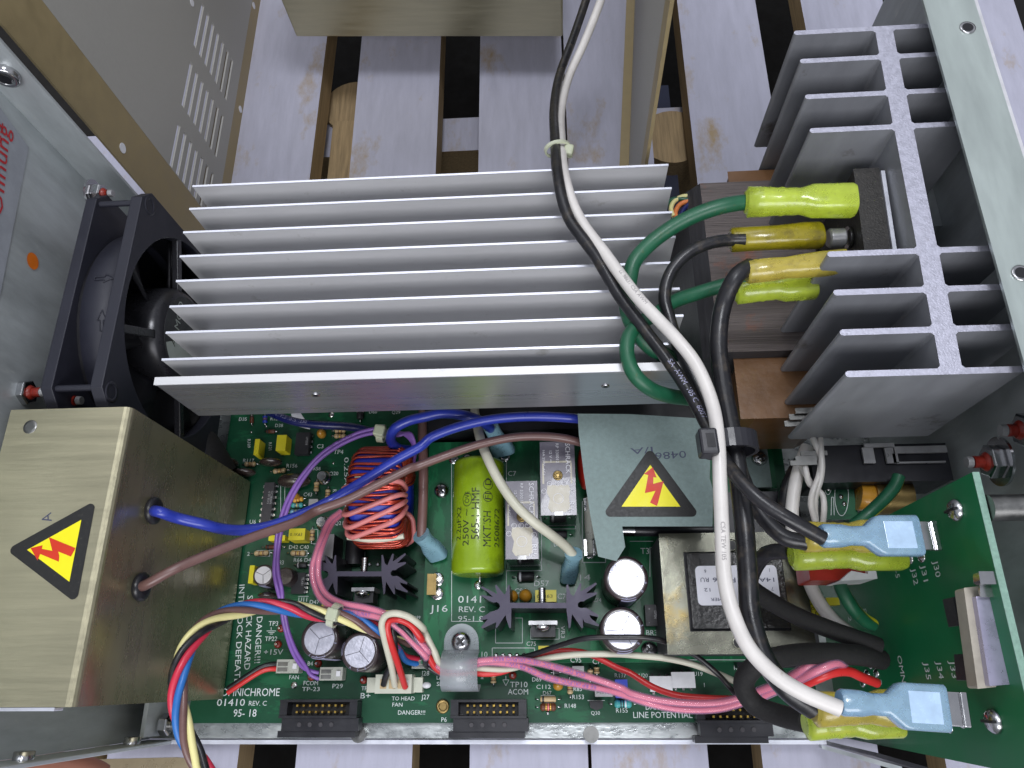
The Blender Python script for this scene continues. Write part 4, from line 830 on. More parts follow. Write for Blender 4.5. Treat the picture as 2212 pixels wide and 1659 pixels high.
# bolts that hold the fan
def bolt(label, p0, d, r, L, nutr, lac=True, washer=False, plate=None, name='bolt', cat='bolt'):
    p0 = np.array(p0, float); d = np.array(d, float); d /= np.linalg.norm(d); o = thing(name, tuple(p0), label, cat)
    b = MB(); b.lathe(p0, d, [(0, nutr), (.5, nutr * 1.05), (3.2, nutr * 1.05), (3.6, nutr * .9)], 'steel', 6, False); b.build('nut', o, .2)
    b = MB(); n = int(L / .35); b.tube([p0 + d * (3.5 + i * .35) for i in range(n)], [r if i % 2 else r * .84 for i in range(n)], 'redlac' if lac else 'steel_dull', 16); b.build('thread', o)
    b = MB(); b.cyl(p0 + d * (3.5 + n * .35), p0 + d * (3.5 + n * .35 + (1.6 if lac else 1)), r * .95, 'steel_matte', r * .86); b.build('tip', o)
    if lac: b = MB(); b.lathe(p0, d, [(3.4, nutr * .62), (4.0, nutr * .55), (4.5, r * 1.1)], 'redlac', 16); b.build('lacquer', o)
    if washer: b = MB(); b.lathe(p0, d, [(-.9, nutr * 1.5), (-.05, nutr * 1.5)], 'steel', 32); b.build('washer', o)
    return o
c = P(60, 848, 92)
bolt('bolt with nut and red lacquer above the left corner of the gold box', (c[0] - 2.5, c[1], 92), (1, 0, 0), 1.7, 4, 4.2, True, True)
b = MB(); b.box(c[0] - 5.5, c[0] - 3.6, c[1] - 7, c[1] + 6, 70, 97, 'tan_edge'); tag(b.build('bracket', None, .3), 'small metal bracket on the left wall behind the lacquered bolt', 'bracket')
c = P(142, 866, 88); bolt('nut with red lacquer between the fan and the gold box', (c[0] - 1.5, c[1], 88), (1, 0, 0), 1.6, 2.4, 3.8)
c = P(232, 418, 94); bolt('nut with red lacquer at the back top corner of the fan', (c[0] - 5, c[1], 94), (1, 0, 0), 1.5, 2.4, 3.6, True, True)
c = P(2062, 992, 88); bolt('red lacquered bolt with nut and washer left of the green upright board corner', (c[0] + 12.5, c[1] - 1, 88), (-1, 0, 0), 1.9, 4.5, 5, True, True)
c = P(2160, 930, 98); bolt('red lacquered bolt end at the right edge above the other bolt', (c[0] + 9, c[1], 98), (-1, 0, 0), 1.9, 4, 5)
c = P(365, 1565, -2); bolt('dull bolt below the gold box in the left front corner', (c[0] - 3, c[1], -2), (1, 0, 0), 2, 7, 4, False)
b = MB(); b.box(-164.5, -162.8, -20, -4, -13.7, 8, 'zinc'); tag(b.build('corner_bracket', None, .3), 'zinc corner bracket carrying the dull bolt below the gold box', 'bracket')
# ================================================================= GOLD HIGH VOLTAGE BOX
hv = thing('high_voltage_box', (-155, 38, 0), 'brushed gold tinted metal box with a warning triangle and two grommets, lower left', 'box')
x0, x1, y0, y1 = -176, -136, -6.3, 82
b = MB(); n = 5; rr = 2.2; prof = [(x0, 2), (x0, 100)] + [(x1 - rr + rr * math.sin(math.radians(t)), 100 - rr + rr * math.cos(math.radians(t))) for t in (0, 22, 45, 68, 90)] + [(x1, 2)]
vs = [(x, y, z_) for y in (y0, y1) for x, z_ in prof]; m_ = len(prof)
for i in range(m_ - 1):
    mm = 'gold' if i < 2 else ('gold' if i < 6 else 'gold_side'); b.add([vs[i], vs[i + 1], vs[m_ + i + 1], vs[m_ + i]], [(0, 1, 2, 3)], mm, 1 < i < 6)
b.add([vs[i] for i in range(m_)], [tuple(range(m_))[::-1]], 'gold'); b.add([vs[m_ + i] for i in range(m_)], [tuple(range(m_))], 'gold'); b.build('body', hv)
b = MB(); b.box(x0 + 1, -141, y0 - 1, y0 - .1, 96, 100.2, 'alu_edge'); b.build('front_hem', hv, .2)
c = P(65, 922, 100); b = MB(); b.lathe((c[0], c[1], 100), UP, [(0, 2.3), (.12, 2.2), (.15, 1.4)], 'steel_dull'); b.build('spot_weld', hv)
GR = []
for px, py in ((327, 1103), (300, 1268)):
    q = PX(px, py, x1 + .2); b = MB(); b.lathe(q, (1, 0, 0), [(-.3, 4.0), (.6, 4.6), (1.6, 4.5), (2.4, 3.4), (2.5, 2.2)], 'black_plastic', 28); b.build('grommet', hv); GR.append(q)
f = lambda x, y: P(.3348 * x, 1103.8 + .3348 * y, 100)
bl = [f(200, 240), (f(245, 320)), f(262, 278), f(382, 328), f(385, 290), f(378, 262), f(460, 295), f(490, 240), f(318, 170), f(340, 258), f(272, 245), f(278, 222)]
tri_sign('warning_sign', 'yellow and black triangle with red lightning arrow on top of the gold box', f(50, 250), f(490, 585), f(612, -60), bl, UP, group='high voltage warning signs')
b = MB(); letters(b, 'A', f(335, 65), V(-.3, 1, 0), V(-1, -.3, 0), 3.2, None, 'ink_blue'); b.build('pencil_mark', hv)
# ================================================================= BLACK / GREY EXTRUDED HEAT SINK AT RIGHT
ZB, ZB0 = 118.0, 60.0
fy = [P(1718, 71, ZB)[1], P(1735, 132, ZB)[1], P(1746, 209, ZB)[1], P(1756, 282, ZB)[1], P(1797, 549, ZB)[1], P(1808, 632, ZB)[1], P(1822, 718, ZB)[1], P(1835, 808, ZB)[1]]
fxl = [P(1715, 71, ZB)[0], P(1728, 132, ZB)[0], P(1739, 209, ZB)[0], P(1749, 282, ZB)[0], P(1787, 549, ZB)[0], P(1800, 632, ZB)[0], P(1814, 718, ZB)[0], P(1826, 808, ZB)[0]]
sx0, sx1 = P(1901, 105, ZB)[0] - .2, P(1935, 105, ZB)[0] + .6
wx = lambda y: (P(1992, 590, ZB)[0] - sx0) / (P(1992, 590, ZB)[1] - fy[0]) * (y - fy[0])
ht = .95; XE = 136; left, right = [], []
for i, y in enumerate(fy):
    rnd = [(fxl[i] + 1 - math.cos(math.radians(t)), y + ht * math.sin(math.radians(t))) for t in (90, 60, 30, 0, -30, -60, -90)]
    dxx = wx(y)
    if i == 0: left += [rnd[0]] + rnd[1:] + [(sx0 + dxx - .8, y - ht), (sx0 + dxx, y - ht - .8)]
    elif i == 7: left += [(sx0 + dxx, y + ht + .8), (sx0 + dxx - .8, y + ht)] + rnd
    else: left += [(sx0 + dxx, y + ht + .8), (sx0 + dxx - .8, y + ht)] + rnd + [(sx0 + dxx - .8, y - ht), (sx0 + dxx, y - ht - .8)]
    R_ = [(XE - .6, y - ht), (XE, y - .3), (XE, y + .3), (XE - .6, y + ht)]
    if i == 7: right += R_ + [(sx1 + dxx + .8, y + ht), (sx1 + dxx, y + ht + .8)]
    elif i == 0: right = [(sx1 + dxx, y - ht - .8), (sx1 + dxx + .8, y - ht)] + R_
    else: pass
rr_ = []
for i in range(7, -1, -1):
    XE = 128.6 if i == 7 else 136; y = fy[i]; dxx = wx(y); R_ = [(XE - .6, y - ht), (XE, y - .3), (XE, y + .3), (XE - .6, y + ht)]
    if i < 7: rr_ += [(sx1 + dxx, y - ht - .8), (sx1 + dxx + .8, y - ht)]
    rr_ += R_
    if i > 0: rr_ += [(sx1 + dxx + .8, y + ht), (sx1 + dxx, y + ht + .8)]
bs = MB(); bs.prism(left + rr_, ZB0, ZB, 'sink_side', 'sink_face'); bo = bs.build('extruded_heat_sink', None, .15)
tag(bo, 'dusty grey extruded heat sink with thick fins and bright cut ends at the right', 'heat sink')
mp_ = [P(1843, 365, 108), P(1899, 362, 108), P(1925, 545, 108), P(1868, 545, 108)]
b = MB(); b.prism([tuple(p[:2]) for p in mp_], 70, 108, 'module_black'); md = b.build('rectifier_module', None, .6); tag(md, 'rough black rectifier module bolted inside the grey heat sink', 'module')
b = MB(); p, q = P(1901, 372, 108), P(1927, 545, 108); b.prism([(p[0], p[1]), (p[0] + 1.2, p[1]), (q[0] + 1.2, q[1]), (q[0], q[1])], 72, 108.8, 'alu_edge'); b.build('base_plate', md)
c = P(1808, 514, 100); bcs = thing('cap_screw', tuple(c), 'knurled silver cap screw at the end of the olive yellow terminal', 'screw')
b = MB(); b.lathe(c - X1 * 3, (1, 0, 0), [(0, 2.6), (.6, 3.2), (5, 3.2), (5.5, 2.6)], 'steel_matte', 30, False); b.build('head', bcs, .15)
b = MB(); b.lathe(c + X1 * 3.2, (1, 0, 0), [(0, 3.6), (1, 3.6), (1.05, 2), (6, 2)], 'steel'); b.build('washer', bcs)
# transformer with laminated core behind
zc_ = 66.0; a = P(1512, 396, zc_); c = P(1534, 762, zc_)
core = thing('laminated_transformer', (80, 190, 0), 'dark laminated iron transformer with brown paper wrapped coil behind the yellow terminals', 'transformer')
b = MB(); x0, y1, y0 = a[0], a[1], c[1]; x1 = 108
prof = [(x0 - 5, 8), (x1, 8), (x1, zc_), (x0, zc_), (x0 - 5, zc_ - 6)]
vs = [(x, y, z_) for y in (y0, y1) for x, z_ in prof]; m_ = 5
b.add(vs, [(0, 1, 2, 3, 4), (9, 8, 7, 6, 5)], 'core_side'); b.add(vs, [(2, 7, 8, 3)], 'core_iron'); b.add(vs, [(3, 8, 9, 4), (4, 9, 5, 0), (0, 5, 6, 1), (1, 6, 7, 2)], 'core_side'); b.build('core', core, .4)
b = MB(); p, q = P(1600, 905, 60), P(1720, 716, 60); b.box(p[0], p[0] + 34, p[1], y0 - .1, 16, 60, 'kraft'); b.build('paper_coil', core, 5)
p = P(1570, 374, 62); b = MB(); b.box(p[0], p[0] + 30, y1 + .1, p[1], 20, 63, 'kraft'); b.build('paper_coil', core, 3)
b = MB(); p = P(1588, 770, 50); b.box(p[0] - 1, p[0] + 3, p[1] - 8, p[1] + 8, 20, 56, 'cream_plastic'); b.build('bobbin', core, .5)
b = MB(); b.lathe(P(1592, 728, 60), UP, [(-4, 3.4), (0, 3.2), (1, 2)], 'yellow_sleeve'); b.build('wax_drop', core)
# ================================================================= WIRES
def wire(name, label, pts, r, m, cat='wire', group=None, text=None, sleeve=None, n=12, step=1.2):
    path = curve(pts, step); b = MB(); b.tube(path, r, m, n); o = b.build(name); tag(o, label, cat, group)
    if text:
        tb = MB()
        for (t, frac, h, mm, side, back) in text: wire_text(tb, path, r, t, int(len(path) * frac), h, mm, side, back)
        tb.build('printing', o)
    return o
def pz(lst): return [P(x, y, z_) for x, y, z_ in lst]
wt = wire('white_cable', 'thick white cable running from the top, over the fins, down to the lower blue terminal',
     pz([(1312, -60, 62), (1298, 0, 60), (1263, 90, 56), (1229, 165, 54), (1212, 235, 64), (1211, 300, 86), (1220, 385, 103.5), (1250, 469, 105), (1310, 552, 108), (1372, 636, 111), (1418, 686, 112), (1462, 733, 114), (1505, 790, 114), (1538, 870, 114), (1551, 950, 115), (1556, 1060, 115), (1560, 1160, 116), (1564, 1240, 117), (1580, 1315, 118), (1615, 1395, 118), (1670, 1455, 118), (1735, 1497, 118), (1815, 1531, 118)]), 1.95, 'w_white', 'cable',
     text=[('LL 98631 CSA AWM', .60, 1.25, 'wire_ink', .1, False), ('CSA TEW 105', .84, 1.25, 'wire_ink', 0, False)])
wb = wire('black_cable', 'black cable beside the white cable from the top to the upper blue terminal',
     pz([(1284, -60, 60), (1266, 0, 58), (1237, 85, 57), (1208, 165, 58), (1197, 234, 68), (1199, 300, 89), (1206, 385, 106), (1228, 469, 107), (1286, 552, 107), (1336, 636, 106), (1373, 686, 106), (1400, 722, 106), (1440, 775, 106), (1490, 850, 106), (1530, 925, 108), (1560, 985, 112), (1605, 1045, 117), (1655, 1090, 118), (1720, 1130, 118), (1778, 1163, 116)]), 1.95, 'w_black', 'cable',
     text=[('SA  AWM  105 C  600V', .78, 1.6, 'cap_stripe', 0, False)])
w3 = wire('black_cable', 'thickest black cable from the pale yellow terminal down to the lower yellow terminal',
     pz([(1622, 575, 108), (1590, 598, 110), (1562, 660, 106), (1552, 740, 104), (1562, 830, 104), (1580, 930, 106), (1597, 1040, 107), (1608, 1140, 107), (1615, 1240, 106), (1622, 1330, 106), (1650, 1420, 106), (1700, 1490, 106), (1757, 1532, 104)]), 2.7, 'w_black', 'cable')
wire('black_cable', 'black cable from the zip tie to the upper yellow terminal', pz([(1590, 940, 98), (1600, 1020, 98), (1640, 1105, 100), (1690, 1158, 102), (1742, 1172, 102)]), 2.3, 'w_black', 'cable')
wire('black_cable', 'short black cable into the lime terminal below the upper blue terminal', pz([(1618, 1290, 60), (1625, 1240, 72), (1655, 1197, 82), (1705, 1190, 88)]), 2.4, 'w_black', 'cable')
wire('sleeved_cable', 'dusty black sleeved cable running right under the white cable', pz([(1610, 1260, 62), (1650, 1290, 62), (1720, 1330, 60), (1800, 1362, 56), (1898, 1396, 52)]), 2.9, 'w_sleeve', 'cable')
wire('sleeved_cable', 'dusty black sleeved cable curling in a loop at the lower right', pz([(1905, 1425, 50), (1851, 1415, 56), (1762, 1411, 62), (1680, 1420, 66), (1628, 1442, 66), (1606, 1480, 62), (1632, 1523, 60), (1684, 1545, 64), (1740, 1558, 72)]), 3.2, 'w_sleeve', 'cable')
wire('thin_black_wire', 'thin black wire arching over the bright capacitor', [Z6(900, 905, 22), Z6(1100, 860, 26), Z6(1400, 760, 34), Z6(1650, 695, 40), Z6(2000, 685, 42), Z7(150, 690, 42), Z7(330, 725, 40), Z7(600, 840, 34), Z7(850, 1040, 30), Z7(1040, 1250, 28), Z7(1250, 1400, 36), Z7(1450, 1495, 42), Z7(1680, 1500, 44)], .95, 'w_black')
wire('cream_wire', 'cream wire running right from the clear clamp', [Z6(480, 965, 20), Z6(620, 985, 20), Z6(900, 990, 21), Z6(1200, 905, 26), Z6(1500, 858, 28), Z6(1900, 848, 28), Z7(100, 865, 28), Z7(350, 890, 28), Z7(600, 945, 28), Z7(850, 1040, 27), Z7(1100, 1150, 30)], 1.15, 'w_cream')
wire('red_wire', 'red wire sagging right from the clear clamp', [Z6(480, 1010, 19), Z6(640, 1040, 19), Z6(850, 1015, 19), Z6(1100, 900, 23), Z6(1300, 840, 25), Z6(1500, 820, 25), Z6(1700, 860, 25), Z6(1950, 985, 25), Z7(0, 1030, 25), Z7(220, 1165, 26), Z7(450, 1245, 28), Z7(750, 1275, 29), Z7(1060, 1285, 32)], 1.1, 'w_red')
def pink(label, pts, text=None, r=1.35):
    o = wire('pink_wire', label, pts, r, 'pink_shell', text=text); b = MB(); b.tube(curve(pts), r * .68, 'pink_core', 12); b.build('inner_conductor', o); return o
pink('upper of two pink sleeved wires running right from the clear clamp', [Z6(500, 930, 24), Z6(650, 910, 24), Z6(850, 898, 25), Z6(1100, 920, 27), Z6(1400, 990, 29), Z6(1700, 1080, 31), Z6(2000, 1185, 32), Z7(0, 1225, 33), Z7(250, 1290, 34), Z7(550, 1325, 35), Z7(850, 1320, 36), Z7(1150, 1255, 38)], [('CSA DC 300V DC 105°C (XLPVC) REW', .1, 1.5, 'w_purple', 0, True)])
pink('lower of two pink sleeved wires running right from the clear clamp', [Z6(500, 975, 22), Z6(680, 930, 23), Z6(1000, 965, 25), Z6(1250, 1070, 26), Z6(1500, 1130, 27), Z6(1800, 1185, 29), Z7(-100, 1230, 31), Z7(200, 1330, 33), Z7(500, 1385, 33), Z7(850, 1380, 35), Z7(1150, 1300, 38)], [('RE RP (XLPVC) 90°C DC CSA PR VW-1', .15, 1.5, 'w_purple', 0, True)])
pink('left pink sleeved wire curving from the coil down to the clamp', [Z2(1330, 1070, 20), Z2(1220, 1160, 24), Z2(1140, 1330, 28), Z2(1085, 1500, 30), Z5(1058, 0, 30), Z5(1068, 150, 30), Z5(1140, 310, 30), Z5(1290, 410, 31), Z5(1500, 455, 32), Z5(1720, 500, 33), Z5(1880, 590, 31), Z5(2020, 730, 29), Z5(2160, 880, 26), Z6(70, 880, 22), Z6(260, 990, 20), Z6(520, 980, 20)], [('CSA TEW SURRT', .42, 1.4, 'w_purple', 0, False)])
pink('right pink sleeved wire curving from the coil down to the clamp', [Z2(1350, 1085, 19), Z2(1250, 1180, 23), Z2(1175, 1340, 27), Z2(1125, 1500, 30), Z5(1112, 0, 30), Z5(1120, 130, 30), Z5(1190, 270, 31), Z5(1340, 355, 32), Z5(1550, 395, 33), Z5(1740, 450, 33), Z5(1900, 545, 31), Z5(2050, 680, 29), Z5(2180, 830, 26), Z6(90, 830, 22), Z6(270, 960, 20), Z6(520, 950, 20)])
pink('pink sleeved wire bending back at the right, upper one', [Z7(1250, 1210, 40), Z7(1450, 1130, 48), Z7(1650, 1010, 58), Z7(1800, 915, 60), Z7(1890, 890, 58), Z7(1930, 930, 50)], r=1.6)
pink('pink sleeved wire bending back at the right, lower one', [Z7(1300, 1250, 40), Z7(1500, 1160, 48), Z7(1750, 1040, 60), Z7(1950, 950, 62), Z7(2050, 940, 58), Z7(2080, 1000, 50)], r=1.6)
wire('red_wire', 'short red wire ending at the upright board on the right', [Z7(1700, 1140, 54), Z7(1830, 1080, 58), Z9(380, 730, 58), Z9(520, 725, 56), Z9(650, 780, 52), Z9(790, 835, 48)], 1.5, 'w_red')
# three wire loop to J27
wire('cream_wire', 'cream wire looping from the three way connector to the clear clamp', [Z5(1855, 1150, 10), Z5(1820, 960, 22), Z5(1755, 700, 32), Z5(1728, 560, 36), Z5(1770, 475, 38), Z5(1870, 455, 39), Z5(2000, 495, 37), Z5(2120, 590, 33), Z6(80, 640, 28), Z6(170, 820, 24), Z6(250, 950, 21), Z6(500, 980, 20)], 1.25, 'w_cream')
wire('red_wire', 'red wire looping from the three way connector to the clear clamp', [Z5(1955, 1165, 10), Z5(1890, 960, 22), Z5(1810, 720, 31), Z5(1780, 590, 34), Z5(1810, 520, 35), Z5(1900, 515, 36), Z5(2010, 570, 34), Z5(2110, 700, 31), Z6(55, 720, 27), Z6(120, 880, 23), Z6(240, 1020, 19), Z6(500, 1030, 18)], 1.25, 'w_red')
wire('thin_black_wire', 'black wire looping from the three way connector beside the red wire', [Z5(1745, 1145, 10), Z5(1775, 1040, 14), Z5(1850, 900, 22), Z5(1850, 720, 28), Z5(1830, 610, 30), Z5(1870, 560, 31), Z5(1960, 600, 31), Z5(2070, 740, 28), Z5(2150, 900, 24), Z6(100, 960, 19), Z6(260, 1060, 17)], 1.2, 'w_black')
# purple pair
for lb, dx, tx_ in (('left strand of the purple wire pair curving over the left side of the board', -19, True), ('right strand of the purple wire pair curving over the left side of the board', 19, False)):
    wire('purple_wire', lb, [Z2(1740, 270 + dx, 36), Z2(1660, 285 + dx, 37), Z2(1500, 325 + dx, 36), Z2(1300, 420 + dx, 34), Z2(1120, 550 + dx, 32), Z2(980 + dx, 710, 30), Z2(870 + dx, 880, 29), Z2(795 + dx, 1050, 28), Z2(740 + dx, 1250, 28), Z2(712 + dx * .7, 1480, 28), Z5(708 + dx, 60, 28), Z5(745 + dx, 250, 28), Z5(775 - dx * .6, 450, 24), Z5(815 - dx * .7, 640, 20), Z5(885 - dx, 830, 14), Z5(975 - dx, 970, 8), Z5(1040, 1030 - dx, 5), Z5(1120, 1060 - dx * 1.6, 4)], .78, 'w_purple',
         text=[('CSA 105C AWG', .1, 1.1, 'ink', 0, True)] if tx_ else None)
# blue and brown mains wires
g0, g1 = GR
wblue = wire('blue_wire', 'thick blue wire from the upper grommet of the gold box to under the grey sheet', [g0, PX(345, 1106, -130), Z2(-250, 1130, 78), Z2(0, 1190, 74), Z2(200, 1238, 68), Z2(400, 1246, 63), Z2(650, 1205, 58), Z2(950, 1095, 53), Z2(1250, 950, 48), Z2(1550, 770, 50), Z2(1850, 580, 52), Z2(2100, 440, 52), Z3(150, 345, 52), Z3(400, 250, 52), Z3(700, 180, 52), Z3(1000, 150, 52), Z3(1300, 150, 52), Z3(1600, 172, 50), Z3(1760, 190, 46)], 1.85, 'w_blue')
wire('brown_wire', 'thick brown wire from the lower grommet of the gold box to under the grey sheet', [g1, PX(318, 1262, -131), PX(370, 1233, -124), P(435, 1204, 77), P(535, 1164, 70), P(640, 1127, 62), Z2(1100, 1060, 56), Z2(1400, 950, 56), Z2(1700, 800, 55), Z2(2000, 650, 54), Z3(0, 632, 53), Z3(300, 520, 52), Z3(600, 420, 51), Z3(900, 355, 50), Z3(1150, 338, 50), Z3(1400, 355, 50), Z3(1620, 405, 48), Z3(1760, 440, 44)], 1.62, 'w_brown')
def push_on(o, p0, p1, side, m, secs, name='push_on_terminal'):
    b = MB(); b.sleeve(p0, p1, side, secs, m); return b.build(name, o)
wl2 = wire('blue_wire', 'blue wire loop curling above the copper coil', [Z3(740, 300, 22), Z3(700, 245, 34), Z3(620, 190, 42), Z3(450, 135, 46), Z3(250, 118, 46), Z2(2150, 150, 46), Z2(2000, 185, 45), Z2(1870, 250, 44), Z2(1815, 335, 40), Z2(1830, 410, 34), Z2(1900, 460, 28), Z2(2000, 470, 20)], 2.0, 'w_blue')
push_on(wl2, Z3(715, 240, 30), Z3(850, 490, 16), X1, 'blue_term', [(0, 3.2, 3.0, 1), (.25, 3.2, 3.0, 1), (.5, 3.4, 3, .8), (.65, 4.6, 2.6, .5), (1, 4.8, 2.6, .5)])
wv = wire('brown_wire', 'brown wire running straight down right of the copper coil', [Z2(2125, 80, 20), Z2(2120, 300, 24), Z2(2130, 560, 27), Z2(2132, 800, 28), Z2(2125, 1050, 27), Z2(2110, 1350, 23)], 1.9, 'w_brown')
push_on(wv, Z2(2108, 1290, 25), Z3(215, 1500, 14), X1, 'blue_term', [(0, 3.6, 3.6, 1), (.3, 3.0, 3.2, 1), (.45, 3.6, 3, .8), (.6, 4.0, 2.6, .5), (1, 4.0, 2.6, .5)])
wc = wire('cream_wire', 'thick cream wire curving from under the fins across the relays to J14', [Z3(560, 60, 20), Z3(590, 250, 34), Z3(640, 430, 42), Z3(720, 620, 46), Z3(830, 820, 47), Z3(960, 1000, 47), Z3(1120, 1155, 45), Z3(1300, 1290, 40), Z3(1440, 1400, 33), Z3(1525, 1500, 28)], 1.85, 'w_cream')
push_on(wc, Z3(1520, 1475, 30), Z3(1465, 1720, 15), X1, 'blue_term', [(0, 3.4, 3.2, .8), (.12, 3.0, 2.8, .9), (.4, 2.9, 2.7, .9), (.55, 3.4, 2.5, .6), (1, 3.2, 2.5, .6)])
wire('dark_blue_wire', 'dark blue printed wire just below the fin heat sink', [Z2(560, 60, 22), Z2(720, 140, 24), Z2(900, 200, 25), Z2(1120, 228, 25), Z2(1400, 245, 23), Z2(1560, 275, 20), Z2(1720, 330, 16)], 1.75, 'w_navy', text=[('STYLE 1015/1230', .2, 1.5, 'cap_stripe', 0.2, False)])
b = MB(); p = Z2(850, 120, 14); q = Z2(1030, 270, 14); b.prism([p[:2], (p[0] + 4, p[1] + .5), (q[0], q[1] + 1), q[:2], (p[0] + 2, q[1] + 2)], 13.5, 14, 'paper_label'); tag(b.build('paper_tag'), 'white paper tag under the dark blue wire', 'tag')
# twisted harness
cl = [P(450, 1680, 66), P(432, 1650, 66), P(402, 1590, 68), P(385, 1522, 70), P(385, 1465, 71), P(400, 1410, 70), P(434, 1361, 66), P(485, 1328, 58), P(552, 1311, 50), P(620, 1312, 44), P(668, 1322, 40), P(716, 1330, 36), Z5(1450, 520, 32), Z5(1620, 590, 28), Z5(1750, 640, 24)]
cpath = curve(cl, 1.0); F = frames(cpath); HARN = [('w_crimson', 'crimson'), ('w_sky', 'light blue'), ('w_brown', 'brown'), ('w_yellow', 'pale yellow'), ('w_black', 'black')]
for i, (m_, nm) in enumerate(HARN):
    pts = []; ph = i * 2 * math.pi / 5
    for k, (p, (t, a, c)) in enumerate(zip(cpath, F)):
        f_ = k / len(cpath); R_ = 1.95; th = ph + k * (2 * math.pi / 40)
        pts.append(p + R_ * (math.cos(th) * a + math.sin(th) * c * .8))
    if m_ in ('w_crimson', 'w_sky'):
        pts = pts[::2] + [Z5(1880, 780, 20), Z5(1960, 870 + 40 * i, 10), Z5(2080, 900 + 45 * i, 5)]
    else: pts = pts[::2] + [Z5(1880, 740 - 18 * i, 18), Z5(2000, 820 - 30 * i, 10)]
    wire('twisted_wire', '%s wire of the five colour twisted harness' % nm, pts, 1.18, m_, 'wire', 'twisted five colour harness', n=10)
def fanwire(off, m_, lb): wire('fan_wire', lb, [Z5(240, 1180 + off, 4), Z5(330, 1120 + off, 5), Z5(450, 1040 + off, 6), Z5(560, 975 + off, 6), Z5(650, 950 + off, 5), Z5(780, 940 + off * 1.3, 5)], 1.0, m_)
fanwire(0, 'w_black', 'black wire of the pair to the FAN connector'); fanwire(42, 'w_red', 'red wire of the pair to the FAN connector')
# green earth cables
CR = [(0, 2.9, 2.9, 1), (.02, 3.5, 3.5, 1), (.03, 4.3, 4.3, 1), (.18, 4.2, 4.2, 1), (.3, 3.9, 3.9, 1), (.34, 4.1, 4.1, 1), (.38, 3.8, 3.8, 1), (.46, 3.9, 3.9, 1), (.5, 3.7, 3.7, 1), (.54, 4.0, 4.0, 1), (.62, 4.5, 3.9, .7), (.97, 4.5, 3.8, .6), (1, 4.1, 3.4, .6)]
def scale(secs, k): return [(t, a * k, b_ * k, q) for t, a, b_, q in secs]
wg = wire('green_cable', 'dark green cable arching into the top lime terminal', [Z11(1330, 650, 108), Z11(1200, 655, 108), Z11(1000, 685, 109), Z11(780, 755, 108), Z11(560, 865, 106), Z11(360, 1010, 104), Z11(225, 1160, 103), Z11(180, 1300, 102), T5(1850, 330, 102), T5(1900, 470, 102), T5(2000, 590, 100), T5(2120, 660, 96), T5(2260, 740, 88)], 2.55, 'w_green', 'cable')
push_on(wg, Z11(1175, 655, 108), Z11(2140, 640, 110), Y1, 'lime_sleeve', scale(CR, 1.15), 'lime_terminal')
wg2 = wire('green_cable', 'dark green cable looping out of the lower lime terminal and under the bundle', [Z11(1200, 1340, 98), Z11(1000, 1380, 98), Z11(760, 1450, 98), Z11(560, 1520, 99), T5(2050, 370, 101), T5(1930, 440, 103), T5(1860, 530, 104), T5(1852, 650, 104), T5(1900, 770, 104), T5(2000, 860, 101), T5(2120, 905, 96), T5(2260, 925, 86)], 2.35, 'w_green', 'cable')
push_on(wg2, Z11(1090, 1440, 96), Z11(1800, 1380, 98), Y1, 'lime_sleeve', scale(CR, .95), 'lime_terminal')
wk = wire('black_cable', 'black cable arching into the olive yellow terminal', [Z11(1180, 980, 106), Z11(1050, 985, 106), Z11(880, 1010, 107), Z11(700, 1090, 107), Z11(570, 1210, 106), Z11(500, 1350, 105), Z11(480, 1500, 104), Z11(520, 1660, 103), P(1462, 740, 102), P(1490, 800, 101), P(1525, 880, 101), P(1548, 950, 103)], 2.0, 'w_black', 'cable')
push_on(wk, Z11(1050, 985, 104), Z11(1850, 940, 103), Y1, 'olive_sleeve', [(t, a * 1.14, b_ * 1.1, q) for t, a, b_, q in ((0, 2.6, 2.6, 1), (.02, 3.6, 3.4, 1), (.5, 3.5, 3.3, .95), (.8, 3.9, 3.3, .8), (.97, 3.9, 3.2, .8), (1, 3.4, 2.8, .8))], 'olive_terminal')
push_on(w3, Z11(1190, 1265, 108), Z11(2060, 1170, 108), Y1, 'yellow_sleeve', [(t, a * 1.14, b_ * 1.1, q) for t, a, b_, q in ((0, 2.8, 2.8, 1), (.02, 3.3, 3.3, 1), (.25, 3.3, 3.2, 1), (.4, 3.0, 3.0, 1), (.55, 3.3, 3, .9), (.75, 3.5, 3, .8), (1, 3.3, 2.8, .7))], 'yellow_terminal')
# thin coloured wires by the transformer
for i, (nm, m_, dy) in enumerate((('green', 'w_green', 0), ('yellow', 'w_yellow', 0), ('orange', 'w_orange', 0), ('dark blue', 'w_navy', 0))):
    pts = [[(490, 690), (530, 640), (600, 625), (700, 640)], [(560, 780), (535, 720), (560, 650), (640, 605), (740, 605)], [(580, 790), (575, 740), (620, 670), (740, 630)], [(620, 770), (650, 710), (700, 670), (740, 650)]][i]
    wire('thin_wire', 'thin %s wire between the fins and the laminated transformer' % nm, [Z11(x, y, 60) for x, y in pts], .95, m_)
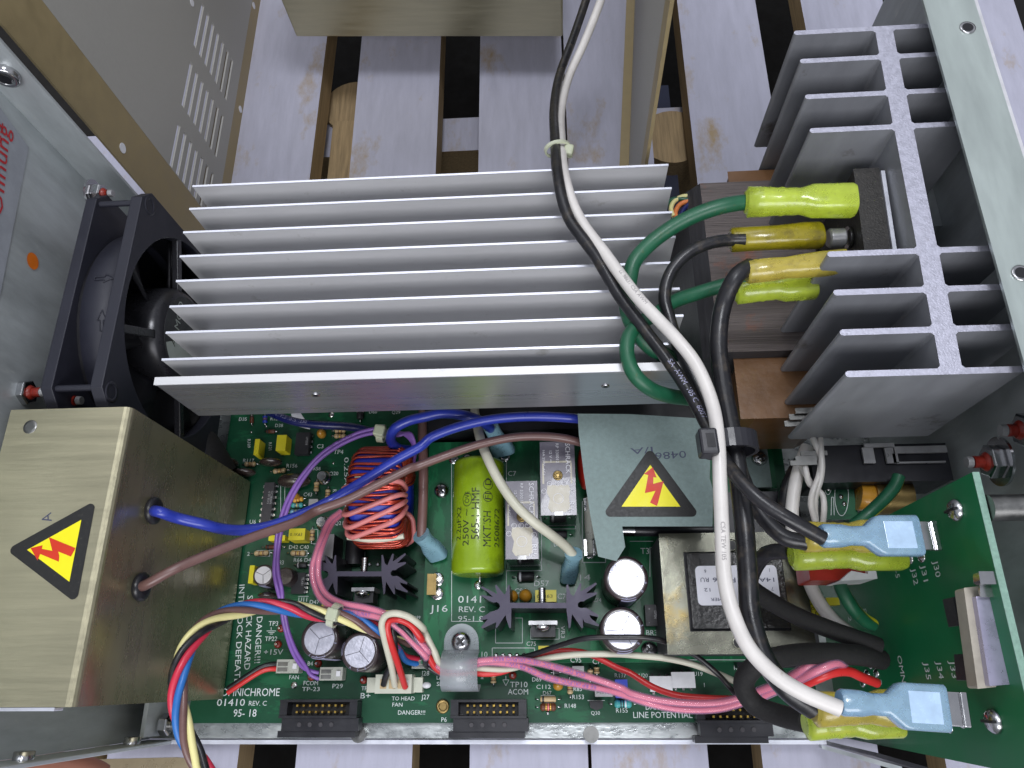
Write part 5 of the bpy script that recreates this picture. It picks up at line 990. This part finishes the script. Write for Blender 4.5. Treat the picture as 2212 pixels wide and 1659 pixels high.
# right hand terminals
BL = [(0, 2.7, 2.5, .9), (.03, 3.1, 2.9, .8), (.2, 3.0, 2.9, .8), (.3, 2.5, 2.4, .8), (.44, 2.6, 2.3, .7), (.56, 5.0, 2.2, .35), (.6, 5.3, 2.2, .3), (.98, 5.4, 2.2, .3), (1, 5.0, 1.9, .3)]
def blue_terminal(o, p0, p1, tabz):
    t = push_on(o, p0, p1, Y1, 'blue_sleeve', BL, 'blue_terminal'); d = np.array(p1) - np.array(p0); p = np.array(p0) + d * .78
    b = MB(); L_ = np.linalg.norm(d); u = d / L_; v = np.cross(UP, u); b.obox(p + UP * 2.15, u * L_ * .15, v * 3.6, UP * .12, 'blue_face'); b.build('window', t, .4)
    b = MB(); b.obox(np.array(p1) + u * 2.6, u * 2.6, v * 3.9, UP * .5, 'steel'); b.obox(np.array(p1) + u * 4.6 + UP * .2, u * .9, v * 3.95, UP * .95, 'steel'); b.build('tab', t, .3)
blue_terminal(wb, Z8(245, 640, 114), Z8(1190, 640, 110), 110); blue_terminal(wt, Z9(425, 1020, 117), Z9(1450, 1080, 114), 112)
yt = w3; push_on(w3, Z9(170, 1090, 104), Z9(1240, 1070, 100), Y1, 'yellow_sleeve', scale(CR, 1.0), 'yellow_terminal')
byl = bpy.data.objects
def loose(label, name, p0, p1, m, k, cat='terminal'):
    b = MB(); b.sleeve(p0, p1, Y1, scale(CR, k), m); return tag(b.build(name), label, cat)
loose('dull yellow crimp terminal under the upper blue terminal', 'crimp_terminal', Z8(60, 650, 102), Z8(980, 640, 100), 'yellow_sleeve', 1.0)
loose('bright lime crimp terminal lowest of the upper stack on the right', 'crimp_terminal', Z8(-45, 830, 92), Z8(1040, 820, 90), 'lime_sleeve', 1.0)
loose('bright lime crimp terminal lowest of the bottom stack on the right', 'crimp_terminal', Z9(90, 1235, 92), Z9(1010, 1200, 90), 'lime_sleeve', .95)
# cable ties
def band(mb, c, ax, rx, ry, side, wdt, th, m, n=28):
    c = np.array(c, float); ax = np.array(ax, float); ax /= np.linalg.norm(ax); sd = np.array(side, float); sd -= ax * (sd @ ax); sd /= np.linalg.norm(sd); up = np.cross(ax, sd)
    R = []
    for (o, h) in ((0, -1), (0, 1), (th, 1), (th, -1), (0, -1)):
        R.append([c + ax * h * wdt / 2 + sd * (rx + o) * math.cos(2 * math.pi * k / n) + up * (ry + o) * math.sin(2 * math.pi * k / n) for k in range(n)])
    mb.loft(R, m, False, False)
zt1 = thing('cable_tie', tuple(P(1560, 960, 104)), 'black zip tie around the white and black cable bundle', 'cable tie')
c = P(1575, 960, 107); b = MB(); band(b, c, P(1582, 1000, 107) - P(1572, 930, 107), 6.9, 7.0, X1, 5.2, 1.1, 'tie_black'); b.build('strap', zt1)
c = P(1528, 958, 116); b = MB(); b.obox(c, X1 * 2.5, V(-.15, 3.7, 0), UP * 3.2, 'tie_black'); b.build('head', zt1, .7)
b = MB(); b.obox(c + UP * 3.25 + X1 * .4, X1 * 1.1, V(-.1, 2.0, 0), UP * .1, 'fan_dark'); b.build('slot', zt1)
zt2 = thing('cable_tie', tuple(P(1210, 320, 60)), 'translucent pale zip tie around the cables above the fins', 'cable tie')
c = P(1205, 322, 93); b = MB(); band(b, c, V(.25, -1, .4), 4.4, 2.6, X1, 1.8, .7, 'tie_white'); b.build('strap', zt2)
b = MB(); c = P(1228, 326, 93); b.obox(c, V(1.7, -.5, 0), V(.5, 2.2, 0), UP * 1.6, 'tie_white'); b.build('head', zt2, .7)
for lb, c, ax, r_ in (('pale zip tie head on the purple wires above the coil', Z2(1715, 300, 38), V(1, -.1, 0), 2.8), ('pale zip tie around the twisted harness below the left black heat sink', Z5(1262, 470, 37), V(1, -.35, 0), 3.6)):
    o = thing('cable_tie', tuple(c), lb, 'cable tie'); b = MB(); band(b, c - UP * 1.5, ax, r_, r_, Y1, 2.6, .8, 'tie_white'); b.build('strap', o)
    b = MB(); b.obox(c + UP * 1.2, V(2.1, -.5, 0), V(.5, 2.2, 0), UP * 2, 'tie_white'); b.build('head', o, .7)
# clear P clamp with screw
ck = thing('cable_clamp', tuple(Z6(430, 850, ZR)), 'translucent plastic clamp holding the coloured wires with a crosshead screw', 'clamp')
pts = []; a0, a1 = Z6(258, 840, 19), Z6(605, 840, 19); cc = (Z6(420, 730, 19)); R_ = (a1[0] - a0[0]) / 2 - .2; cxx = (a0[0] + a1[0]) / 2
poly = [(cxx + R_ * math.cos(t), cc[1] + R_ * math.sin(t)) for t in [math.pi * k / 14 for k in range(15)]] + [(cxx - R_, a0[1]), (cxx + R_ + .2, a0[1])]
b = MB(); b.prism(poly, 17.6, 19, 'clamp'); b.build('tongue', ck, .3)
b = MB(); prof = [(a0[1] + .2, 18.9), (a0[1] - .6, 22.5), (a0[1] - 3.5, 25.6), (a0[1] - 8, 25.8), (a0[1] - 11.5, 23.5), (a0[1] - 12.5, 19), (a0[1] - 11, 14.5)]
pr2 = curve([(0, y, z_) for y, z_ in prof], .8); xw = (cxx - R_, cxx + R_ + .4); vs = [(x, p[1], p[2]) for p in pr2 for x in xw]; fs = [(2 * i, 2 * i + 1, 2 * i + 3, 2 * i + 2) for i in range(len(pr2) - 1)]
b.add(vs, fs, 'clamp', True); o = b.build('loop', ck); sm = o.modifiers.new('thickness', 'SOLIDIFY'); sm.thickness = .001; sm.offset = -1
screw('', (cxx, cc[1], 19.05), 3.7, parent=ck)
# ================================================================= RIGHT HAND CORNER
so = MB()
for t, X, Y in (('J35', 1240, 632), ('J34', 1360, 624), ('J33', 1487, 618), ('OMNI', 985, 570)):
    p = px9(X, Y, XR); e_ = px9(X + 20, Y + 170, XR); wd = abs(e_[1] - p[1]) * (1.0 if t != 'OMNI' else 1.7); letters(so, t, p, (0, -1, 0), (0, 0, 1), 3.2 if t != 'OMNI' else 3.4, wd, 'silk')
for t, X, Y in (('J30', 1330, 885), ('J31', 1212, 925), ('J32', 1120, 958), ('30-5', 945, 890)):
    p = px8(X, Y, XR); e_ = px8(X + 30, Y + 160, XR); letters(so, t, p, (0, -1, 0), (0, 0, 1), 3.2, abs(e_[1] - p[1]), 'silk')
for t, X, Y in (('2', 510, 190), ('8', 655, 115), ('2', 800, 800)): letters(so, t, px9(X, Y, XR), (0, -1, 0), (0, 0, 1), 3.2, None, 'silk')
# letters face -x: their offset normal must point away from the board
so2 = MB(); so2.mats = so.mats; so2.v = [(XR - .06, p[1], p[2]) for p in so.v]; so2.f = [f_[::-1] for f_ in so.f]; so2.m = so.m; so2.sm = so.sm
so2.build('silkscreen', rpb)
for (X, Y, pf, r_) in ((1565, 390, px8, 3.0), (1935, 1205, px9, 3.0)):
    c = pf(X, Y, XR - .1); b = MB(); b.lathe(c, (-1, 0, 0), [(0, r_), (.8, r_), (1.8, r_ * .7), (2, .1)], 'steel', 24); o = b.build('screw', rpb)
    b = MB(); b.obox(c - X1 * 1.7, X1 * .5, Y1 * .35, UP * r_ * .95, 'fan_dark'); b.build('screw_slot', o)
for (X, Y, pf) in ((1300, 640, px8), (1225, 850, px8), (1110, 870, px8), (1600, 1000, px9), (1620, 1220, px9), (1490, 1270, px9), (730, 660, px9), (695, 745, px9), (785, 740, px9), (655, 840, px9)):
    c = pf(X, Y, XR); b = MB(); b.ball(c, .9, 1.5, 2.0, 'solder', 8); b.build('solder_joint', rpb)
for (px, py) in ((2160, 1097), (2200, 1560)):
    c = PX(px, py, 112); b = MB(); b.cyl((109, c[1], c[2]), (139, c[1], c[2]), 3.4, 'steel_dull'); b.build('standoff', rpb, .3)
# fuse clip module on the upright board
fc = thing('switch_module', tuple(px9(1800, 300, 98)), 'clear and metal switch with a bright clip on the upright green board', 'switch')
def ppx(mb, pts, z1, z0, m): mb.prism([tuple(P(x, y, z1)[:2]) for x, y in pts], z0, z1, m)
b = MB(); ppx(b, [(2082, 1270), (2116, 1266), (2152, 1484), (2112, 1488)], 113, 107.5, 'grey_frame'); b.build('housing', fc, .6)
b = MB(); ppx(b, [(2108, 1288), (2156, 1288), (2190, 1478), (2138, 1482)], 115, 107.5, 'clip_metal'); ppx(b, [(2158, 1290), (2164, 1290), (2186, 1405), (2180, 1408)], 116, 112, 'cream_plastic'); b.build('cover', fc, .3)
b = MB(); ppx(b, [(2114, 1234), (2160, 1234), (2157, 1262), (2118, 1262)], 120, 116, 'steel'); ppx(b, [(2116, 1262.5), (2156, 1262.5), (2155, 1290), (2118, 1290)], 117, 115.4, 'steel'); b.build('clip', fc, .9)
b = MB(); ppx(b, [(2058, 1290), (2070, 1288), (2080, 1350), (2072, 1352)], 106, 100, 'ic'); ppx(b, [(2084, 1412), (2090, 1412), (2098, 1470), (2090, 1470)], 106, 100, 'ic'); b.build('black_inset', fc, .2)
# power switch / inlet with metal cage
pe = thing('power_switch', tuple(P(1900, 1010, 50)), 'black power switch in a metal cage under the grey heat sink', 'switch')
p, q = P(1850, 1040, 56), P(2045, 955, 56)
b = MB(); b.box(p[0] - 14, q[0], p[1], q[1], 34, 55, 'black_plastic'); b.build('body', pe, .8)
p = Z10(185, 1200, 57); q = Z10(1000, 1000, 57); b = MB(); zz = 57
def zq(x0, y0, x1, y1):
    a_, c_ = Z10(x0, y1, zz), Z10(x1, y0, zz); b.box(a_[0], c_[0], a_[1], c_[1], zz - 1.2, zz, 'steel_matte')
for r_ in ((185, 1005, 480, 1050), (481, 1030, 1005, 1110), (185, 1051, 270, 1210), (415, 1051, 480, 1210), (481, 1111, 515, 1210), (516, 1185, 1000, 1212)): zq(*r_)
b.build('cage', pe, .15)
b = MB(); a_, c_ = Z10(200, 1320, 46), Z10(860, 1225, 46); b.box(a_[0], c_[0], a_[1], c_[1], 40, 46, 'steel_matte'); b.build('lower_cage', pe, .4)
b = MB()
for i, (X, Y, z_) in enumerate(((1650, 508, 62), (1600, 555, 62), (1550, 600, 62))): a_ = Z4(X, Y, z_); b.box(a_[0], a_[0] + 9, a_[1] - .8, a_[1] + .8, z_ - .4, z_ + .4, 'steel_dull')
for i, (X, Y, z_) in enumerate(((1600, 95, 70), (1540, 155, 68), (1495, 220, 66))): a_ = Z4(X, Y, z_); b.box(a_[0], a_[0] + 8, a_[1] - 1, a_[1] + 1, z_ - .4, z_ + .4, 'steel_dull')
b.build('lugs', pe, .15)
b = MB(); b.cyl(Z8(600, 250, 46), Z8(740, 270, 46), 5.2, 'orange_comp', n=28); b.cyl(Z8(735, 262, 46), Z8(1090, 270, 46), 6.4, 'brass', n=36); tag(b.build('brass_fitting', None, .3), 'aged brass cylinder behind the green and yellow earth wire', 'fitting')
sb = thing('small_circuit_board', tuple(Z8(420, 250, 40)), 'small dark green circuit board beside the white twisted wires', 'circuit board')
a_, c_ = Z8(270, 480, 44), Z8(535, 25, 44); b = MB(); b.box(a_[0], c_[0], a_[1], c_[1], 42.4, 44, 'pcb_edge', 'pcb_dark'); b.build('board', sb)
b = MB(); a2 = Z8(605, 480, 44); b.box(c_[0], a2[0], a_[1], c_[1], 30, 43.9, 'pcb_edge'); b.build('board_edge', sb)
b = MB()
def oval(mb, tl, X, Y, rx, ry, z_, n=32):
    for k in range(n):
        t0, t1 = 2 * math.pi * k / n, 2 * math.pi * (k + 1) / n; lines(mb, tl, [((X + rx * math.cos(t0), Y + ry * math.sin(t0)), (X + rx * math.cos(t1), Y + ry * math.sin(t1)))], z_, .2)
oval(b, Z8, 447, 250, 66, 195, 44); oval(b, Z8, 315, 110, 40, 130, 44); lines(b, Z8, [((350, 265), (370, 265)), ((350, 265), (345, 440)), ((370, 265), (375, 440))], 44); b.build('silkscreen', sb)
for X, Y in ((455, 160), (440, 260), (472, 330), (310, 95), (320, 185)):
    b = MB(); b.ball(Z8(X, Y, 44.2), .9, 1.0, .7, 'solder', 6); b.build('solder_joint', sb)
# white wires etc.
for i, pts in enumerate([[(1760, 330, 60), (1800, 420, 62), (1850, 560, 62), (1830, 720, 62), (1770, 880, 62), (1755, 1000, 60), (1790, 1150, 56)], [(1840, 330, 60), (1850, 480, 63), (1860, 640, 63), (1840, 780, 62), (1800, 900, 61), (1790, 1020, 58), (1800, 1160, 54)], [(1660, 620, 58), (1720, 740, 58), (1780, 830, 58), (1860, 900, 58), (1880, 1020, 58), (1870, 1160, 54)], [(1690, 600, 60), (1710, 700, 60), (1740, 800, 59), (1820, 860, 58)]]):
    wire('white_wire', ['leftmost thin white wire twisted below the grey heat sink', 'second thin white wire twisted below the grey heat sink', 'thin white wire soldered to a lug and bending right over the small board', 'short thin white wire soldered to the switch lug'][i], [Z4(*p) for p in pts], 1.05, 'w_white')
wire('white_cable', 'thick white cable curving down behind the lime terminal stack', [Z4(1720, 440, 54), Z4(1640, 650, 54), Z4(1585, 900, 54), Z4(1570, 1150, 54), Z4(1600, 1400, 52), Z7(1700, 50, 50), Z7(1800, 290, 50), Z7(1950, 500, 50), Z7(2170, 680, 48), Z9(540, 380, 46)], 2.3, 'w_white', 'cable')
wire('black_cable', 'black cable behind the thick white cable below the grey heat sink', [Z4(1640, 600, 46), Z4(1560, 760, 46), Z4(1510, 900, 46), Z4(1500, 1100, 46)], 2.6, 'w_black', 'cable')
def gy(label, pts, r):
    o = wire('earth_wire', label, pts, r, 'w_green'); p = curve(pts); F_ = frames(p); b = MB(); vs = []; n_ = 6
    for k, (c, (t, a, cc_)) in enumerate(zip(p, F_)):
        for j in range(n_): th = 1.9 + k * .05 + j * .25; vs.append(c + (r + .06) * (math.cos(th) * a + math.sin(th) * cc_))
    b.add(vs, [(k * n_ + j, k * n_ + j + 1, (k + 1) * n_ + j + 1, (k + 1) * n_ + j) for k in range(len(p) - 1) for j in range(n_ - 1)], 'w_yelgreen', True); b.build('yellow_stripe', o)
gy('green and yellow earth wire in front of the brass cylinder', [Z8(1000, 60, 60), Z8(960, 160, 60), Z8(850, 290, 60), Z8(700, 430, 60), Z8(560, 540, 58)], 2.1)
gy('green and yellow earth wire curving below the red part', [Z8(400, 1010, 60), Z8(430, 1110, 62), Z8(480, 1220, 62), Z8(560, 1350, 60), Z8(660, 1450, 56), Z8(740, 1500, 52)], 2.2)
wire('yellow_wire', 'yellow printed wire behind the thick white cable at lower right', [Z7(1680, 180, 42), Z7(1700, 280, 42), Z7(1770, 420, 42), Z7(1860, 520, 42), Z7(1960, 620, 40)], 1.8, 'w_yelgreen', text=[('o O o O', .2, 1.6, 'ink', 0, False)])
rr2 = thing('relay_socket', tuple(Z8(430, 980, 60)), 'dark red and white plug below the lime terminal on the right', 'plug')
a_, c_ = Z8(145, 1070, 72), Z8(690, 880, 72); b = MB(); b.box(a_[0], c_[0], a_[1], c_[1], 58, 72, 'red_comp'); b.build('red_body', rr2, .5)
a_, c_ = Z8(430, 1075, 74), Z8(785, 1000, 74); b = MB(); b.prism([(a_[0], a_[1]), (c_[0], a_[1] + .5), (c_[0], c_[1] + 3), (c_[0] - 2.4, c_[1] + 3), (c_[0] - 2.6, a_[1] + 2), (a_[0] + 4, a_[1] + 3)], 60, 74, 'white_plastic'); b.build('white_latch', rr2, .4)
a_, c_ = Z8(310, 1310, 40), Z8(420, 1235, 40); b = MB(); b.box(a_[0], c_[0], a_[1], c_[1], 36, 40, 'yellow_comp'); tag(b.build('yellow_block', None, .2), 'small yellow block beside the green and yellow wire', 'component')
b = MB(); a_, c_ = Z4(980, 1250, 40), Z4(1480, 835, 40); b.box(a_[0], c_[0], a_[1], c_[1], ZR, 34, 'black_plastic'); tag(b.build('terminal_block', None, .6), 'black plastic block under the cable bundle beside the grey plate', 'block')
# black box added as shade behind the raised board, and the plastic tray
b = MB(); b.box(-58, 78, 96.5, 112, 3, 22, 'fan_dark'); tag(b.build('shade_box', None, .5), 'black box added as the shade between raised board and fin heat sink', 'bracket')
b = MB(); b.prism([(66, 4), (98, 4), (98, 70), (79.5, 70), (79.5, 8), (66, 8)], 0.2, 6, 'black_plastic'); tag(b.build('insulating_tray', None, .5), 'black plastic tray under the wires at the right end of the board', 'tray')
# finger at the lower left edge
fg = MB(); p = curve([P(-60, 1672, 20), P(20, 1664, 22), P(110, 1657, 24), P(190, 1668, 22), P(230, 1690, 20)], 1.5); rr_ = [5.5 - 1.4 * abs(i / len(p) - .45) for i in range(len(p))]; rr_[-1] = 1.5; rr_[-2] = 3.4
fg.tube(p, rr_, 'skin', 20); hd = fg.build('person'); tag(hd, 'fingertip of a person at the bottom left edge of the picture', 'person')
b = MB(); b.prism([tuple(P(x, y, -12)[:2]) for x, y in ((215, 1640), (380, 1636), (450, 1642), (470, 1670), (230, 1690))], -14, -12, 'film'); tag(b.build('plastic_strip', None, .8), 'translucent brownish plastic strip beside the fingertip', 'strip')
# standing dark plate and cable behind the grey heat sink
b = MB(); p, q = P(1935, 70, 60), P(2010, 0, 60); b.prism([p[:2], (q[0] + 8, p[1]), (q[0] + 10, q[1] + 30), (q[0] - 4, q[1] + 30)], 20, 60, 'black_plastic'); tag(b.build('rubber_foot', None, 2), 'black rubber piece behind the top fin of the grey heat sink', 'foot')
b = MB(); b.box(218, 250, 150, 420, -24.9, -22, 'white_plastic'); tag(b.build('paper_bag'), 'white and red paper at the top right corner', 'paper')

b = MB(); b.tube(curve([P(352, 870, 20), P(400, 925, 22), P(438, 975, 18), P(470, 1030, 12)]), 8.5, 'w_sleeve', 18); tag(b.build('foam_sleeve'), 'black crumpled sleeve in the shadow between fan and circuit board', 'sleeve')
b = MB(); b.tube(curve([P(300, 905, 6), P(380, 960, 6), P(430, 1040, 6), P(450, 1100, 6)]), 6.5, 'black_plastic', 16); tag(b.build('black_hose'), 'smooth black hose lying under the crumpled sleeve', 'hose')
